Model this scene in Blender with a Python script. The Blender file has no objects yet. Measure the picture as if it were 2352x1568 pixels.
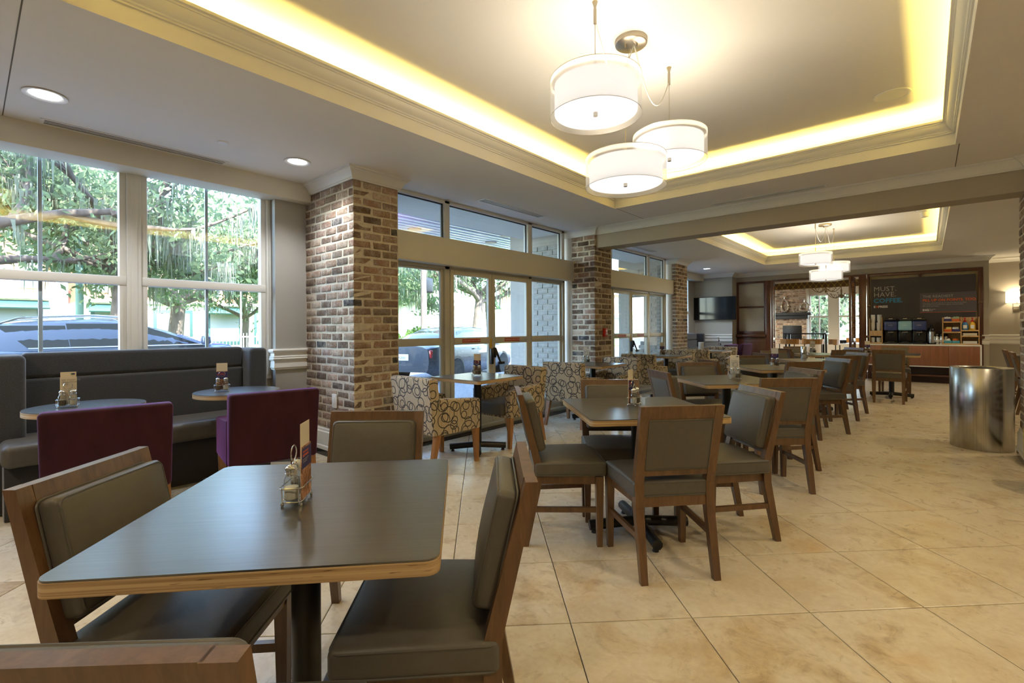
import bpy, bmesh, math, random
from mathutils import Vector, Matrix
random.seed(7)
R = random.Random(11)
S = bpy.context.scene
COL = S.collection
PI = math.pi
# ---------------------------------------------------------------- camera
A = math.radians(41.0755)
ROLL = -0.0058
CAM_Z = 1.22
rt = Vector((math.cos(A), math.sin(A), 0)); fw = Vector((-math.sin(A), math.cos(A), 0)); upv = Vector((0, 0, 1))
cr, sr = math.cos(ROLL), math.sin(ROLL)
right = rt * cr + upv * sr
upc = upv * cr - rt * sr
cd = bpy.data.cameras.new('camera')
cam = bpy.data.objects.new('camera', cd); COL.objects.link(cam)
M = Matrix((right, upc, -fw)).transposed().to_4x4()
M.translation = Vector((0, 0, CAM_Z))
cam.matrix_world = M
cd.sensor_width = 36.0; cd.lens = 1094.2 / 2352 * 36
cd.shift_y = -29.57 / 2352
cd.clip_start = 0.02; cd.clip_end = 500
S.camera = cam
# ---------------------------------------------------------------- sky, sun, exposure
W = bpy.data.worlds.new('world'); S.world = W; W.use_nodes = True
wn = W.node_tree; wn.nodes.clear()
sky = wn.nodes.new('ShaderNodeTexSky'); sky.sky_type = 'NISHITA'; sky.sun_disc = False
sky.sun_elevation = math.radians(52); sky.sun_rotation = math.radians(100)
sky.air_density = 1.0; sky.dust_density = 0.7; sky.ozone_density = 1.0
bg = wn.nodes.new('ShaderNodeBackground'); bg.inputs['Strength'].default_value = 2.9
wo = wn.nodes.new('ShaderNodeOutputWorld')
wn.links.new(sky.outputs[0], bg.inputs['Color']); wn.links.new(bg.outputs[0], wo.inputs['Surface'])
sd = bpy.data.lights.new('sun', 'SUN'); sd.energy = 34.0; sd.angle = math.radians(0.6); sd.color = (1.0, 0.95, 0.86)
so = bpy.data.objects.new('sun', sd); COL.objects.link(so)
so.rotation_euler = (math.radians(40), 0, math.radians(72)); so.location = (30, -10, 40)
S.view_settings.view_transform = 'Standard'; S.view_settings.look = 'None'
S.view_settings.gamma = 1.0; S.view_settings.use_curve_mapping = False
S.view_settings.exposure = 0.45
cy = S.cycles
cy.max_bounces = 8; cy.diffuse_bounces = 4; cy.glossy_bounces = 4; cy.transmission_bounces = 4; cy.transparent_max_bounces = 16
cy.caustics_reflective = False; cy.caustics_refractive = False; cy.sample_clamp_indirect = 6.0
# large lamps: the cove strips of the two ceiling trays, the recessed ceiling downlights, and added fill spots
TRAYS = [(-2.877, 0.18, 0.17, 5.23), (-2.866, 0.22, 7.29, 12.35)]
COVE_W = 9.5          # watts per metre of strip
COVE_COL = (1.0, 0.74, 0.17)
def area(name, loc, sx, sy, power, col, rot=(0, 0, 0), spread=180):
    l = bpy.data.lights.new(name, 'AREA'); l.shape = 'RECTANGLE'; l.size = sx; l.size_y = sy
    l.energy = power; l.color = col; l.spread = math.radians(spread)
    o = bpy.data.objects.new(name, l); COL.objects.link(o); o.location = loc; o.rotation_euler = rot
    return o
for (x0, x1, y0, y1) in TRAYS:
    for (cx, cy_, sx, sy) in (((x0 + x1) / 2, y0 - 0.07, x1 - x0, 0.05), ((x0 + x1) / 2, y1 + 0.07, x1 - x0, 0.05),
                             (x0 - 0.07, (y0 + y1) / 2, 0.05, y1 - y0), (x1 + 0.07, (y0 + y1) / 2, 0.05, y1 - y0)):
        area('cove_strip_lamp', (cx, cy_, 2.79), sx, sy, COVE_W * max(sx, sy), COVE_COL, (PI, 0, 0))
DOWN_COOL = (0.93, 0.96, 1.0); SPOT_WARM = (1.0, 0.80, 0.52)
def spot(name, loc, power, col, size=130, blend=0.6, rad=0.05):
    l = bpy.data.lights.new(name, 'SPOT'); l.energy = power; l.color = col; l.spot_size = math.radians(size)
    l.spot_blend = blend; l.shadow_soft_size = rad
    o = bpy.data.objects.new(name, l); COL.objects.link(o); o.location = loc
    return o
# seen downlights (cool) along the windows, then unseen warm spots added out of frame to brighten the room
DL_COOL = [(-4.10, 0.33), (-4.11, 1.90), (-4.12, 12.10)]
for (x, y) in DL_COOL: spot('downlight_and_fill_lamp', (x, y, 2.655), 42, DOWN_COOL)
for (x, y) in [(-4.10, -1.3), (1.3, 0.4), (1.3, 2.2), (1.3, 4.2), (1.6, 7.4), (1.6, 9.6), (1.6, 12.0), (-2.4, -1.2), (-0.2, -1.2)]:
    spot('downlight_and_fill_lamp', (x, y, 2.655), 50, SPOT_WARM, 150)
# ---------------------------------------------------------------- geometry helper
class G:
    def __init__(s): s.v = []; s.f = []; s.m = []
    def add(s, V, F, mi=0):
        b = len(s.v); s.v += [tuple(p) for p in V]; s.f += [tuple(b + i for i in f) for f in F]; s.m += [mi] * len(F); return s
    def box(s, x0, x1, y0, y1, z0, z1, mi=0):
        return s.add([(x0, y0, z0), (x1, y0, z0), (x1, y1, z0), (x0, y1, z0), (x0, y0, z1), (x1, y0, z1), (x1, y1, z1), (x0, y1, z1)],
                     [(0, 3, 2, 1), (4, 5, 6, 7), (0, 1, 5, 4), (1, 2, 6, 5), (2, 3, 7, 6), (3, 0, 4, 7)], mi)
    def hexa(s, P, mi=0):   # 8 corners, bottom 4 ccw then top 4
        return s.add(P, [(0, 3, 2, 1), (4, 5, 6, 7), (0, 1, 5, 4), (1, 2, 6, 5), (2, 3, 7, 6), (3, 0, 4, 7)], mi)
    def rbox(s, x0, x1, y0, y1, z0, z1, r=0.01, k=1, sub=0, fn=None, mi=0):
        h = [(x1 - x0) / 2, (y1 - y0) / 2, (z1 - z0) / 2]; c = [(x0 + x1) / 2, (y0 + y1) / 2, (z0 + z1) / 2]
        r = min(r, min(h) * 0.999)
        ax = []
        for i in range(3):
            inn = h[i] - r
            a = [inn + r * math.tan(math.radians(45) * j / k) for j in range(k, -1, -1)]
            mid = [inn - 2 * inn * (j + 1) / (sub + 1) for j in range(sub)]
            ax.append([-q for q in a] + [-q for q in mid] + a[::-1])
        ids = {}; V = []; F = []
        def vid(p):
            key = tuple(round(q, 6) for q in p)
            if key not in ids:
                q = [max(-(h[i] - r), min(h[i] - r, p[i])) for i in range(3)]
                d = Vector([p[i] - q[i] for i in range(3)])
                if d.length > 1e-9: d.normalize()
                w = Vector(q) + d * r
                if fn: w = Vector(fn(w, h))
                ids[key] = len(V); V.append((w.x + c[0], w.y + c[1], w.z + c[2]))
            return ids[key]
        for a in range(3):
            b, d = (a + 1) % 3, (a + 2) % 3
            for sg in (-1, 1):
                for i in range(len(ax[b]) - 1):
                    for j in range(len(ax[d]) - 1):
                        q = []
                        for (bi, dj) in ((i, j), (i + 1, j), (i + 1, j + 1), (i, j + 1)):
                            p = [0, 0, 0]; p[a] = sg * h[a]; p[b] = ax[b][bi]; p[d] = ax[d][dj]; q.append(vid(p))
                        if sg < 0: q = q[::-1]
                        if len(set(q)) == 4: F.append(tuple(q))
        return s.add(V, F, mi)
    def tube(s, pts, r, n=8, closed=False, mi=0):
        P = [Vector(p) for p in pts]; m = len(P); V = []; F = []
        rr = r if isinstance(r, (list, tuple)) else [r] * m
        up = None
        for i in range(m):
            if closed: t = P[(i + 1) % m] - P[i - 1]
            else: t = P[min(i + 1, m - 1)] - P[max(i - 1, 0)]
            t = t.normalized() if t.length > 1e-9 else Vector((0, 0, 1))
            if up is None:
                up = Vector((0, 0, 1)) if abs(t.z) < 0.9 else Vector((1, 0, 0))
            u = (up - t * up.dot(t))
            u = u.normalized() if u.length > 1e-6 else t.orthogonal().normalized()
            up = u
            w = t.cross(u)
            for j in range(n):
                a = 2 * PI * j / n
                V.append(P[i] + (u * math.cos(a) + w * math.sin(a)) * rr[i])
        for i in range(m if closed else m - 1):
            for j in range(n):
                a, b = i * n + j, i * n + (j + 1) % n
                c, d = ((i + 1) % m) * n + (j + 1) % n, ((i + 1) % m) * n + j
                F.append((a, b, c, d))
        if not closed:
            F.append(tuple(range(n - 1, -1, -1))); F.append(tuple((m - 1) * n + j for j in range(n)))
        return s.add(V, F, mi)
    def lathe(s, prof, n=24, c=(0, 0, 0), mi=0, mis=None, caps=True):
        V = []; F = []; ms = []
        for (r, z) in prof:
            for j in range(n):
                a = 2 * PI * j / n; V.append((c[0] + r * math.cos(a), c[1] + r * math.sin(a), c[2] + z))
        b = len(s.v)
        for i in range(len(prof) - 1):
            for j in range(n):
                F.append((i * n + j, i * n + (j + 1) % n, (i + 1) * n + (j + 1) % n, (i + 1) * n + j))
                ms.append(mis[i] if mis else mi)
        if caps and prof[0][0] > 1e-6: F.append(tuple(range(n - 1, -1, -1))); ms.append(mis[0] if mis else mi)
        if caps and prof[-1][0] > 1e-6: F.append(tuple((len(prof) - 1) * n + j for j in range(n))); ms.append(mis[-1] if mis else mi)
        s.v += V; s.f += [tuple(b + i for i in f) for f in F]; s.m += ms
        return s
    def sweep(s, prof, path, closed=False, side=1, mi=0):
        """prof: (out, z) points; path: 2D points; out is to the left of the path direction times side."""
        P = [Vector(p) for p in path]; m = len(P); V = []; F = []; k = len(prof)
        for i in range(m):
            d1 = (P[i] - P[i - 1]).normalized() if (closed or i > 0) else None
            d2 = (P[(i + 1) % m] - P[i]).normalized() if (closed or i < m - 1) else None
            if d1 is None: d1 = d2
            if d2 is None: d2 = d1
            n1 = Vector((-d1.y, d1.x)); n2 = Vector((-d2.y, d2.x))
            mm = (n1 + n2); mm = mm / max(1e-6, mm.dot(n1)) if mm.length > 1e-6 else n1
            for (o, z) in prof: V.append((P[i].x + mm.x * o * side, P[i].y + mm.y * o * side, z))
        for i in range(m if closed else m - 1):
            for j in range(k - 1):
                a = i * k + j; b = ((i + 1) % m) * k + j
                q = (a, b, b + 1, a + 1)
                F.append(q if side < 0 else q[::-1])
        return s.add(V, F, mi)
    def prism(s, poly, axis, a0, a1, mi=0):
        """poly: 2D outline in the plane normal to axis (0:x -> (y,z), 1:y -> (x,z), 2:z -> (x,y))"""
        n = len(poly); V = []
        for a in (a0, a1):
            for (p, q) in poly:
                V.append((a, p, q) if axis == 0 else (p, a, q) if axis == 1 else (p, q, a))
        F = [tuple(range(n))[::-1], tuple(range(n, 2 * n))] + [(i, (i + 1) % n, n + (i + 1) % n, n + i) for i in range(n)]
        if axis == 1: F = [f[::-1] for f in F]
        return s.add(V, F, mi)
    def xf(s, Mx, start=0):
        for i in range(start, len(s.v)): s.v[i] = tuple(Mx @ Vector(s.v[i]))
        return s
    def mesh(s, name, mats, smooth=35):
        me = bpy.data.meshes.new(name)
        me.from_pydata(s.v, [], s.f)
        for m_ in (mats if isinstance(mats, (list, tuple)) else [mats]): me.materials.append(m_)
        if len(s.m) and max(s.m) > 0: me.polygons.foreach_set('material_index', s.m)
        # box-projected UVs in metres
        uv = me.uv_layers.new(name='UVMap')
        buf = [0.0] * (2 * len(me.loops)); vs = me.vertices
        for p in me.polygons:
            n = p.normal; ax, ay, az = abs(n.x), abs(n.y), abs(n.z)
            for li in p.loop_indices:
                co = vs[me.loops[li].vertex_index].co
                if az >= ax and az >= ay: u, w = co.x, co.y
                elif ax >= ay: u, w = co.y, co.z
                else: u, w = co.x, co.z
                buf[2 * li] = u; buf[2 * li + 1] = w
        uv.data.foreach_set('uv', buf)
        if smooth:
            me.polygons.foreach_set('use_smooth', [True] * len(me.polygons))
            me.set_sharp_from_angle(angle=math.radians(smooth))
        me.update()
        return me
    def obj(s, name, mats, parent=None, smooth=35, **props):
        return mk(name, s.mesh(name, mats, smooth), parent, **props)
def mk(name, data, parent=None, **props):
    o = bpy.data.objects.new(name, data); COL.objects.link(o)
    if parent is not None: o.parent = parent
    for k, v in props.items(): o[k] = v
    return o
def thing(name, label, category, loc=(0, 0, 0), rz=0.0, group=None, **p):
    o = bpy.data.objects.new(name, None); COL.objects.link(o)
    o.location = loc; o.rotation_euler = (0, 0, rz); o['label'] = label; o['category'] = category
    o.empty_display_size = 0.1
    if group: o['group'] = group
    for k, v in p.items(): o[k] = v
    return o
def tag(o, label, category, group=None):
    o['label'] = label; o['category'] = category
    if group: o['group'] = group
    return o
def copy_tree(o, parent=None):
    c = o.copy(); COL.objects.link(c)
    if parent is not None: c.parent = parent; c.matrix_parent_inverse = o.matrix_parent_inverse.copy()
    for ch in list(o.children): copy_tree(ch, c)
    return c
def dup(o, label, loc, rz, group=None):
    c = copy_tree(o); c.location = loc; c.rotation_euler = (0, 0, rz); c['label'] = label
    if group: c['group'] = group
    return c
STRUCT = dict(kind='structure')
# ---------------------------------------------------------------- materials
def nd(nt, t, **kw):
    n = nt.nodes.new(t)
    for k, v in kw.items():
        if k in n.inputs.keys() if hasattr(n.inputs, 'keys') else False: n.inputs[k].default_value = v
        else: setattr(n, k, v)
    return n
def srgb(r, g, b):
    return tuple(((c / 255) / 12.92 if c / 255 <= 0.04045 else ((c / 255 + 0.055) / 1.055) ** 2.4) for c in (r, g, b))
def base(name):
    m = bpy.data.materials.new(name); m.use_nodes = True; nt = m.node_tree; nt.nodes.clear()
    out = nt.nodes.new('ShaderNodeOutputMaterial'); b = nt.nodes.new('ShaderNodeBsdfPrincipled')
    nt.links.new(b.outputs[0], out.inputs[0])
    return m, nt, b, out
def coords(nt, kind='Object', scale=(1, 1, 1), rot=(0, 0, 0)):
    if kind == 'World':
        g = nt.nodes.new('ShaderNodeNewGeometry'); src = g.outputs['Position']
    else:
        tc = nt.nodes.new('ShaderNodeTexCoord'); src = tc.outputs[kind]
    mp = nt.nodes.new('ShaderNodeMapping'); mp.inputs['Scale'].default_value = scale; mp.inputs['Rotation'].default_value = rot
    nt.links.new(src, mp.inputs['Vector']); return mp.outputs[0]
def noise(nt, vec, scale=5, detail=3, rough=0.55, dist=0.0):
    n = nt.nodes.new('ShaderNodeTexNoise'); n.inputs['Scale'].default_value = scale; n.inputs['Detail'].default_value = detail
    n.inputs['Roughness'].default_value = rough; n.inputs['Distortion'].default_value = dist
    if vec is not None: nt.links.new(vec, n.inputs['Vector'])
    return n.outputs[0]
def ramp(nt, fac, stops, interp='LINEAR'):
    r = nt.nodes.new('ShaderNodeValToRGB'); cr_ = r.color_ramp; cr_.interpolation = interp
    while len(cr_.elements) < len(stops): cr_.elements.new(0.5)
    for e, (p, c) in zip(cr_.elements, stops):
        e.position = p; e.color = (*c, 1) if len(c) == 3 else c
    nt.links.new(fac, r.inputs[0]); return r.outputs[0]
def mixc(nt, fac, a, b, blend='MIX'):
    m = nt.nodes.new('ShaderNodeMix'); m.data_type = 'RGBA'; m.blend_type = blend
    for sock, v in ((m.inputs[0], fac), (m.inputs[6], a), (m.inputs[7], b)):
        if isinstance(v, (int, float)): sock.default_value = v
        elif isinstance(v, tuple): sock.default_value = (*v, 1) if len(v) == 3 else v
        else: nt.links.new(v, sock)
    return m.outputs[2]
def math_(nt, op, a, b=None, c=None):
    m = nt.nodes.new('ShaderNodeMath'); m.operation = op
    for i, v in enumerate((a, b, c)):
        if v is None: continue
        if isinstance(v, (int, float)): m.inputs[i].default_value = v
        else: nt.links.new(v, m.inputs[i])
    return m.outputs[0]
def bump(nt, b, h, strength=0.2, dist=0.01):
    n = nt.nodes.new('ShaderNodeBump'); n.inputs['Strength'].default_value = strength; n.inputs['Distance'].default_value = dist
    nt.links.new(h, n.inputs['Height']); nt.links.new(n.outputs[0], b.inputs['Normal'])
def setb(b, rough=None, metal=None, spec=None, coat=None, sheen=None):
    if rough is not None: b.inputs['Roughness'].default_value = rough
    if metal is not None: b.inputs['Metallic'].default_value = metal
    if spec is not None: b.inputs['Specular IOR Level'].default_value = spec
    if coat is not None: b.inputs['Coat Weight'].default_value = coat
    if sheen is not None: b.inputs['Sheen Weight'].default_value = sheen
def simple(name, col, rough=0.5, metal=0.0, spec=0.5, var=0.0, vscale=6, bscale=0, bstr=0.1, sheen=None, coat=None, stretch=(1, 1, 1)):
    m, nt, b, _ = base(name); setb(b, rough, metal, spec, coat, sheen)
    if var or bscale: vec = coords(nt, 'Object', stretch)
    if var:
        n = noise(nt, vec, vscale, 4)
        c = ramp(nt, n, [(0.3, tuple(x * (1 - var) for x in col)), (0.7, tuple(min(1, x * (1 + var)) for x in col))])
        nt.links.new(c, b.inputs['Base Color'])
    else: b.inputs['Base Color'].default_value = (*col, 1)
    if bscale: bump(nt, b, noise(nt, vec, bscale, 3), bstr, 0.004)
    return m
def emit(name, col, strength):
    m, nt, b, out = base(name); nt.nodes.remove(b)
    e = nt.nodes.new('ShaderNodeEmission'); e.inputs[0].default_value = (*col, 1); e.inputs[1].default_value = strength
    nt.links.new(e.outputs[0], out.inputs[0]); return m
def wood(name, dark, light, rough=0.35, scale=(18, 18, 2.2), coat=0.2, axis_rot=(0, 0, 0), knots=False):
    m, nt, b, _ = base(name); setb(b, rough, spec=0.5, coat=coat)
    b.inputs['Coat Roughness'].default_value = 0.25
    vec = coords(nt, 'Object', scale, axis_rot)
    oi = nt.nodes.new('ShaderNodeObjectInfo')
    add = nt.nodes.new('ShaderNodeVectorMath'); add.operation = 'ADD'
    nt.links.new(vec, add.inputs[0]); nt.links.new(oi.outputs['Random'], add.inputs[1])
    n = noise(nt, add.outputs[0], 1.6, 6, 0.6, 0.8); n2 = noise(nt, add.outputs[0], 9, 3)
    f = math_(nt, 'ADD', math_(nt, 'MULTIPLY', n, 0.75), math_(nt, 'MULTIPLY', n2, 0.25))
    nt.links.new(ramp(nt, f, [(0.32, dark), (0.68, light)]), b.inputs['Base Color'])
    bump(nt, b, n2, 0.05, 0.002)
    return m
def glassmat(name, tint=(1, 1, 1), refl=1.0, rough=0.0):
    m, nt, b, out = base(name); nt.nodes.remove(b)
    t = nt.nodes.new('ShaderNodeBsdfTransparent'); t.inputs[0].default_value = (*tint, 1)
    g = nt.nodes.new('ShaderNodeBsdfGlossy'); g.inputs['Roughness'].default_value = rough
    lw = nt.nodes.new('ShaderNodeLayerWeight'); lw.inputs[0].default_value = 0.5
    f5 = math_(nt, 'POWER', lw.outputs['Facing'], 5.0)
    f = math_(nt, 'MULTIPLY', math_(nt, 'MULTIPLY_ADD', f5, 0.95, 0.045), refl)
    mx = nt.nodes.new('ShaderNodeMixShader'); nt.links.new(f, mx.inputs[0])
    nt.links.new(t.outputs[0], mx.inputs[1]); nt.links.new(g.outputs[0], mx.inputs[2])
    nt.links.new(mx.outputs[0], out.inputs[0]); return m

M_ = {}
M_['ceiling'] = simple('ceiling_paint', (0.82, 0.79, 0.74), 0.85, spec=0.2, var=0.015, vscale=1.5)
M_['cream'] = simple('cream_paint', (0.75, 0.70, 0.58), 0.55, spec=0.4)
M_['trim'] = simple('trim_paint', (0.80, 0.78, 0.72), 0.4, spec=0.45)
M_['wall'] = simple('grey_wallcovering', (0.40, 0.385, 0.35), 0.8, spec=0.2, var=0.04, vscale=160, bscale=220, bstr=0.08)
M_['wall_tan'] = simple('tan_wall_paint', (0.42, 0.375, 0.30), 0.8, spec=0.2, var=0.03, vscale=120)
M_['wood'] = wood('chair_wood', (0.070, 0.033, 0.013), (0.155, 0.078, 0.034), 0.36)
M_['armwood'] = wood('armchair_leg_wood', (0.20, 0.085, 0.026), (0.36, 0.17, 0.06), 0.4)
M_['mahogany'] = wood('mahogany', (0.055, 0.014, 0.007), (0.13, 0.04, 0.018), 0.3, coat=0.4)
M_['vinyl'] = simple('grey_vinyl', (0.088, 0.080, 0.069), 0.44, spec=0.4, var=0.05, vscale=40, bscale=260, bstr=0.12)
M_['pipe'] = simple('grey_vinyl_welt', (0.082, 0.075, 0.066), 0.42, spec=0.4)
M_['black'] = simple('black_powder_coat', (0.006, 0.006, 0.007), 0.42, spec=0.5)
M_['rubber'] = simple('dark_rubber', (0.02, 0.018, 0.016), 0.6)
M_['ply'] = None
M_['chrome'] = simple('chrome', (0.75, 0.75, 0.75), 0.12, metal=1)
M_['nickel'] = simple('brushed_nickel', (0.56, 0.50, 0.40), 0.3, metal=1)
M_['alu'] = simple('door_aluminium', (0.58, 0.54, 0.44), 0.38, spec=0.5)
M_['glass'] = glassmat('window_glass', (0.93, 0.97, 0.98), 1.9)
M_['jar'] = glassmat('jar_glass', (0.92, 0.94, 0.93), 2.2, 0.03)
M_['salt'] = simple('salt', (0.82, 0.79, 0.72), 0.9)
M_['pepper'] = simple('pepper', (0.12, 0.085, 0.045), 0.9, var=0.4, vscale=300)
M_['card'] = simple('card_stock', (0.78, 0.70, 0.56), 0.6)
M_['white'] = simple('white_plastic', (0.80, 0.79, 0.76), 0.4)
M_['bench'] = simple('charcoal_fabric', (0.034, 0.034, 0.036), 0.9, spec=0.2, var=0.45, vscale=260, bscale=320, bstr=0.25, sheen=0.4)
M_['mortar'] = simple('mortar', (0.60, 0.53, 0.42), 0.95, spec=0.1, var=0.12, vscale=30, bscale=60, bstr=0.4)
M_['granite'] = simple('black_granite', (0.012, 0.012, 0.013), 0.06, spec=0.5, var=0.5, vscale=90)
M_['red'] = simple('red_enamel', (0.5, 0.012, 0.01), 0.35)
M_['grout'] = simple('dark_grout', (0.085, 0.075, 0.062), 0.9)
# velvet
def velvet():
    m, nt, b, _ = base('plum_velvet'); setb(b, 0.75, spec=0.2, sheen=0.55)
    b.inputs['Sheen Roughness'].default_value = 0.35; b.inputs['Sheen Tint'].default_value = (0.55, 0.22, 0.75, 1)
    vec = coords(nt, 'Object', (1, 1, 0.35)); n = noise(nt, vec, 14, 5)
    nt.links.new(ramp(nt, n, [(0.25, (0.024, 0.005, 0.011)), (0.75, (0.044, 0.010, 0.020))]), b.inputs['Base Color'])
    bump(nt, b, noise(nt, coords(nt, 'Object'), 300, 2), 0.12, 0.003); return m
M_['velvet'] = velvet()
def ply():
    m, nt, b, _ = base('plywood_edge'); setb(b, 0.5)
    vec = coords(nt, 'Object', (1.2, 1.2, 190)); n = noise(nt, vec, 1.0, 2, 0.5, 0.4)
    vec2 = coords(nt, 'Object', (9, 9, 160)); n2 = noise(nt, vec2, 1.6, 2)
    c = ramp(nt, n, [(0.35, (0.30, 0.185, 0.085)), (0.65, (0.52, 0.37, 0.20))])
    c = mixc(nt, ramp(nt, n2, [(0.66, (0, 0, 0)), (0.72, (1, 1, 1))]), c, (0.10, 0.05, 0.02))
    nt.links.new(c, b.inputs['Base Color']); return m
M_['ply'] = ply()
def laminate():
    m, nt, b, _ = base('charcoal_laminate'); setb(b, 0.36, spec=1.0, coat=0.6); b.inputs['Coat Roughness'].default_value = 0.22; b.inputs['Coat IOR'].default_value = 1.7
    vec = coords(nt, 'Object', (2.0, 60, 1)); n = noise(nt, vec, 1.5, 5, 0.65, 0.6)
    vec2 = coords(nt, 'Object', (5, 160, 1)); n2 = noise(nt, vec2, 2.0, 3)
    f = math_(nt, 'ADD', math_(nt, 'MULTIPLY', n, 0.7), math_(nt, 'MULTIPLY', n2, 0.3))
    nt.links.new(ramp(nt, f, [(0.3, (0.020, 0.018, 0.016)), (0.7, (0.060, 0.055, 0.048))]), b.inputs['Base Color'])
    nt.links.new(ramp(nt, n2, [(0.2, (0.30,) * 3), (0.8, (0.42,) * 3)]), b.inputs['Roughness']); return m
M_['laminate'] = laminate()
def rings():
    m, nt, b, _ = base('ring_pattern_fabric'); setb(b, 0.85, spec=0.2, sheen=0.2)
    tc = nt.nodes.new('ShaderNodeTexCoord'); uv = tc.outputs['UV']
    mask = None
    for (sc, off, r0, r1, rnd) in ((5.2, (0.3, 0.1), 0.26, 0.46, 0.35), (6.2, (4.7, 2.2), 0.22, 0.42, 0.4), (8.5, (9.1, 7.7), 0.22, 0.34, 0.5)):
        mp = nt.nodes.new('ShaderNodeMapping'); mp.inputs['Location'].default_value = (off[0], off[1], 0)
        nt.links.new(uv, mp.inputs['Vector'])
        v = nt.nodes.new('ShaderNodeTexVoronoi'); v.voronoi_dimensions = '2D'; v.feature = 'F1'
        v.inputs['Scale'].default_value = sc; v.inputs['Randomness'].default_value = rnd
        nt.links.new(mp.outputs[0], v.inputs['Vector'])
        sep = nt.nodes.new('ShaderNodeSeparateColor'); nt.links.new(v.outputs['Color'], sep.inputs[0])
        rad = math_(nt, 'MULTIPLY_ADD', sep.outputs[0], r1 - r0, r0)
        d = math_(nt, 'ABSOLUTE', math_(nt, 'SUBTRACT', v.outputs['Distance'], rad))
        k = math_(nt, 'LESS_THAN', d, 0.0044 * sc)
        mask = k if mask is None else math_(nt, 'MAXIMUM', mask, k)
    mp = nt.nodes.new('ShaderNodeMapping'); mp.inputs['Scale'].default_value = (170, 5, 1); nt.links.new(uv, mp.inputs['Vector'])
    st = noise(nt, mp.outputs[0], 1.0, 2)
    ground = ramp(nt, st, [(0.35, (0.34, 0.265, 0.175)), (0.65, (0.50, 0.41, 0.29))])
    nt.links.new(mixc(nt, mask, ground, (0.045, 0.040, 0.042)), b.inputs['Base Color'])
    bump(nt, b, st, 0.08, 0.002); return m
M_['rings'] = rings()
def brick(name, light=1.0, wash=0.65):
    m, nt, b, _ = base(name); setb(b, 0.92, spec=0.15)
    oi = nt.nodes.new('ShaderNodeObjectInfo'); rnd = oi.outputs['Random']
    L = lambda c: tuple(x * light for x in c)
    c = ramp(nt, rnd, [(0.0, L((0.235, 0.145, 0.098))), (0.2, L((0.205, 0.130, 0.085))), (0.36, L((0.285, 0.200, 0.140))), (0.52, L((0.165, 0.105, 0.074))),
                       (0.66, L((0.270, 0.165, 0.120))), (0.8, L((0.225, 0.168, 0.130))), (0.9, L((0.350, 0.265, 0.200))), (0.955, L((0.085, 0.078, 0.080)))], 'CONSTANT')
    tc = nt.nodes.new('ShaderNodeTexCoord'); g = nt.nodes.new('ShaderNodeNewGeometry')
    n = noise(nt, g.outputs['Position'], 13, 6, 0.65); n2 = noise(nt, g.outputs['Position'], 70, 4, 0.6)
    c = mixc(nt, ramp(nt, n, [(0.44, (0, 0, 0)), (0.68, (wash,) * 3)]), c, L((0.46, 0.40, 0.33)))
    hs = nt.nodes.new('ShaderNodeHueSaturation'); nt.links.new(c, hs.inputs['Color'])
    nt.links.new(math_(nt, 'MULTIPLY_ADD', math_(nt, 'FRACT', math_(nt, 'MULTIPLY', rnd, 37.7)), 0.75, 0.62), hs.inputs['Value']); hs.inputs['Saturation'].default_value = 0.95
    c = mixc(nt, 0.55, hs.outputs[0], ramp(nt, n2, [(0.3, (0.2, 0.2, 0.2)), (0.7, (0.8, 0.8, 0.8))]), 'OVERLAY')
    nt.links.new(c, b.inputs['Base Color']); bump(nt, b, n2, 0.5, 0.006); return m
M_['brick'] = brick('old_brick')
def tile():
    m, nt, b, _ = base('travertine_tile'); setb(b, 0.3, spec=0.45)
    oi = nt.nodes.new('ShaderNodeObjectInfo'); g = nt.nodes.new('ShaderNodeNewGeometry')
    sc = nt.nodes.new('ShaderNodeVectorMath'); sc.operation = 'SCALE'; sc.inputs[0].default_value = (17.3, 9.1, 5.7)
    nt.links.new(oi.outputs['Random'], sc.inputs['Scale'])
    add = nt.nodes.new('ShaderNodeVectorMath'); nt.links.new(g.outputs['Position'], add.inputs[0]); nt.links.new(sc.outputs[0], add.inputs[1])
    p = add.outputs[0]
    big = noise(nt, p, 2.6, 6, 0.62, 0.5); med = noise(nt, p, 7.5, 7, 0.68, 0.9); fine = noise(nt, p, 42, 4, 0.6)
    c = ramp(nt, big, [(0.32, (0.60, 0.50, 0.35)), (0.5, (0.70, 0.62, 0.47)), (0.68, (0.55, 0.44, 0.28))])
    stain = math_(nt, 'MULTIPLY', ramp(nt, med, [(0.50, (0, 0, 0)), (0.70, (1, 1, 1))]), ramp(nt, big, [(0.45, (0, 0, 0)), (0.6, (1, 1, 1))]))
    c = mixc(nt, math_(nt, 'MULTIPLY', stain, 0.75), c, (0.27, 0.175, 0.09))
    rust = ramp(nt, noise(nt, p, 1.9, 4, 0.5), [(0.62, (0, 0, 0)), (0.74, (0.5, 0.5, 0.5))])
    c = mixc(nt, rust, c, (0.56, 0.33, 0.11))
    c = mixc(nt, 0.25, c, ramp(nt, fine, [(0.3, (0.3,) * 3), (0.7, (0.7,) * 3)]), 'OVERLAY')
    nt.links.new(c, b.inputs['Base Color'])
    nt.links.new(ramp(nt, med, [(0.3, (0.24,) * 3), (0.7, (0.38,) * 3)]), b.inputs['Roughness'])
    bump(nt, b, med, 0.03, 0.003); return m
M_['tile'] = tile()
def steel():
    m, nt, b, _ = base('brushed_steel'); setb(b, 0.26, metal=1)
    vec = coords(nt, 'Object', (60, 60, 0.6)); n = noise(nt, vec, 2, 3)
    nt.links.new(ramp(nt, n, [(0.3, (0.40, 0.38, 0.35)), (0.7, (0.52, 0.50, 0.46))]), b.inputs['Base Color'])
    b.inputs['Anisotropic'].default_value = 0.0; return m
M_['steel'] = steel()
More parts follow.
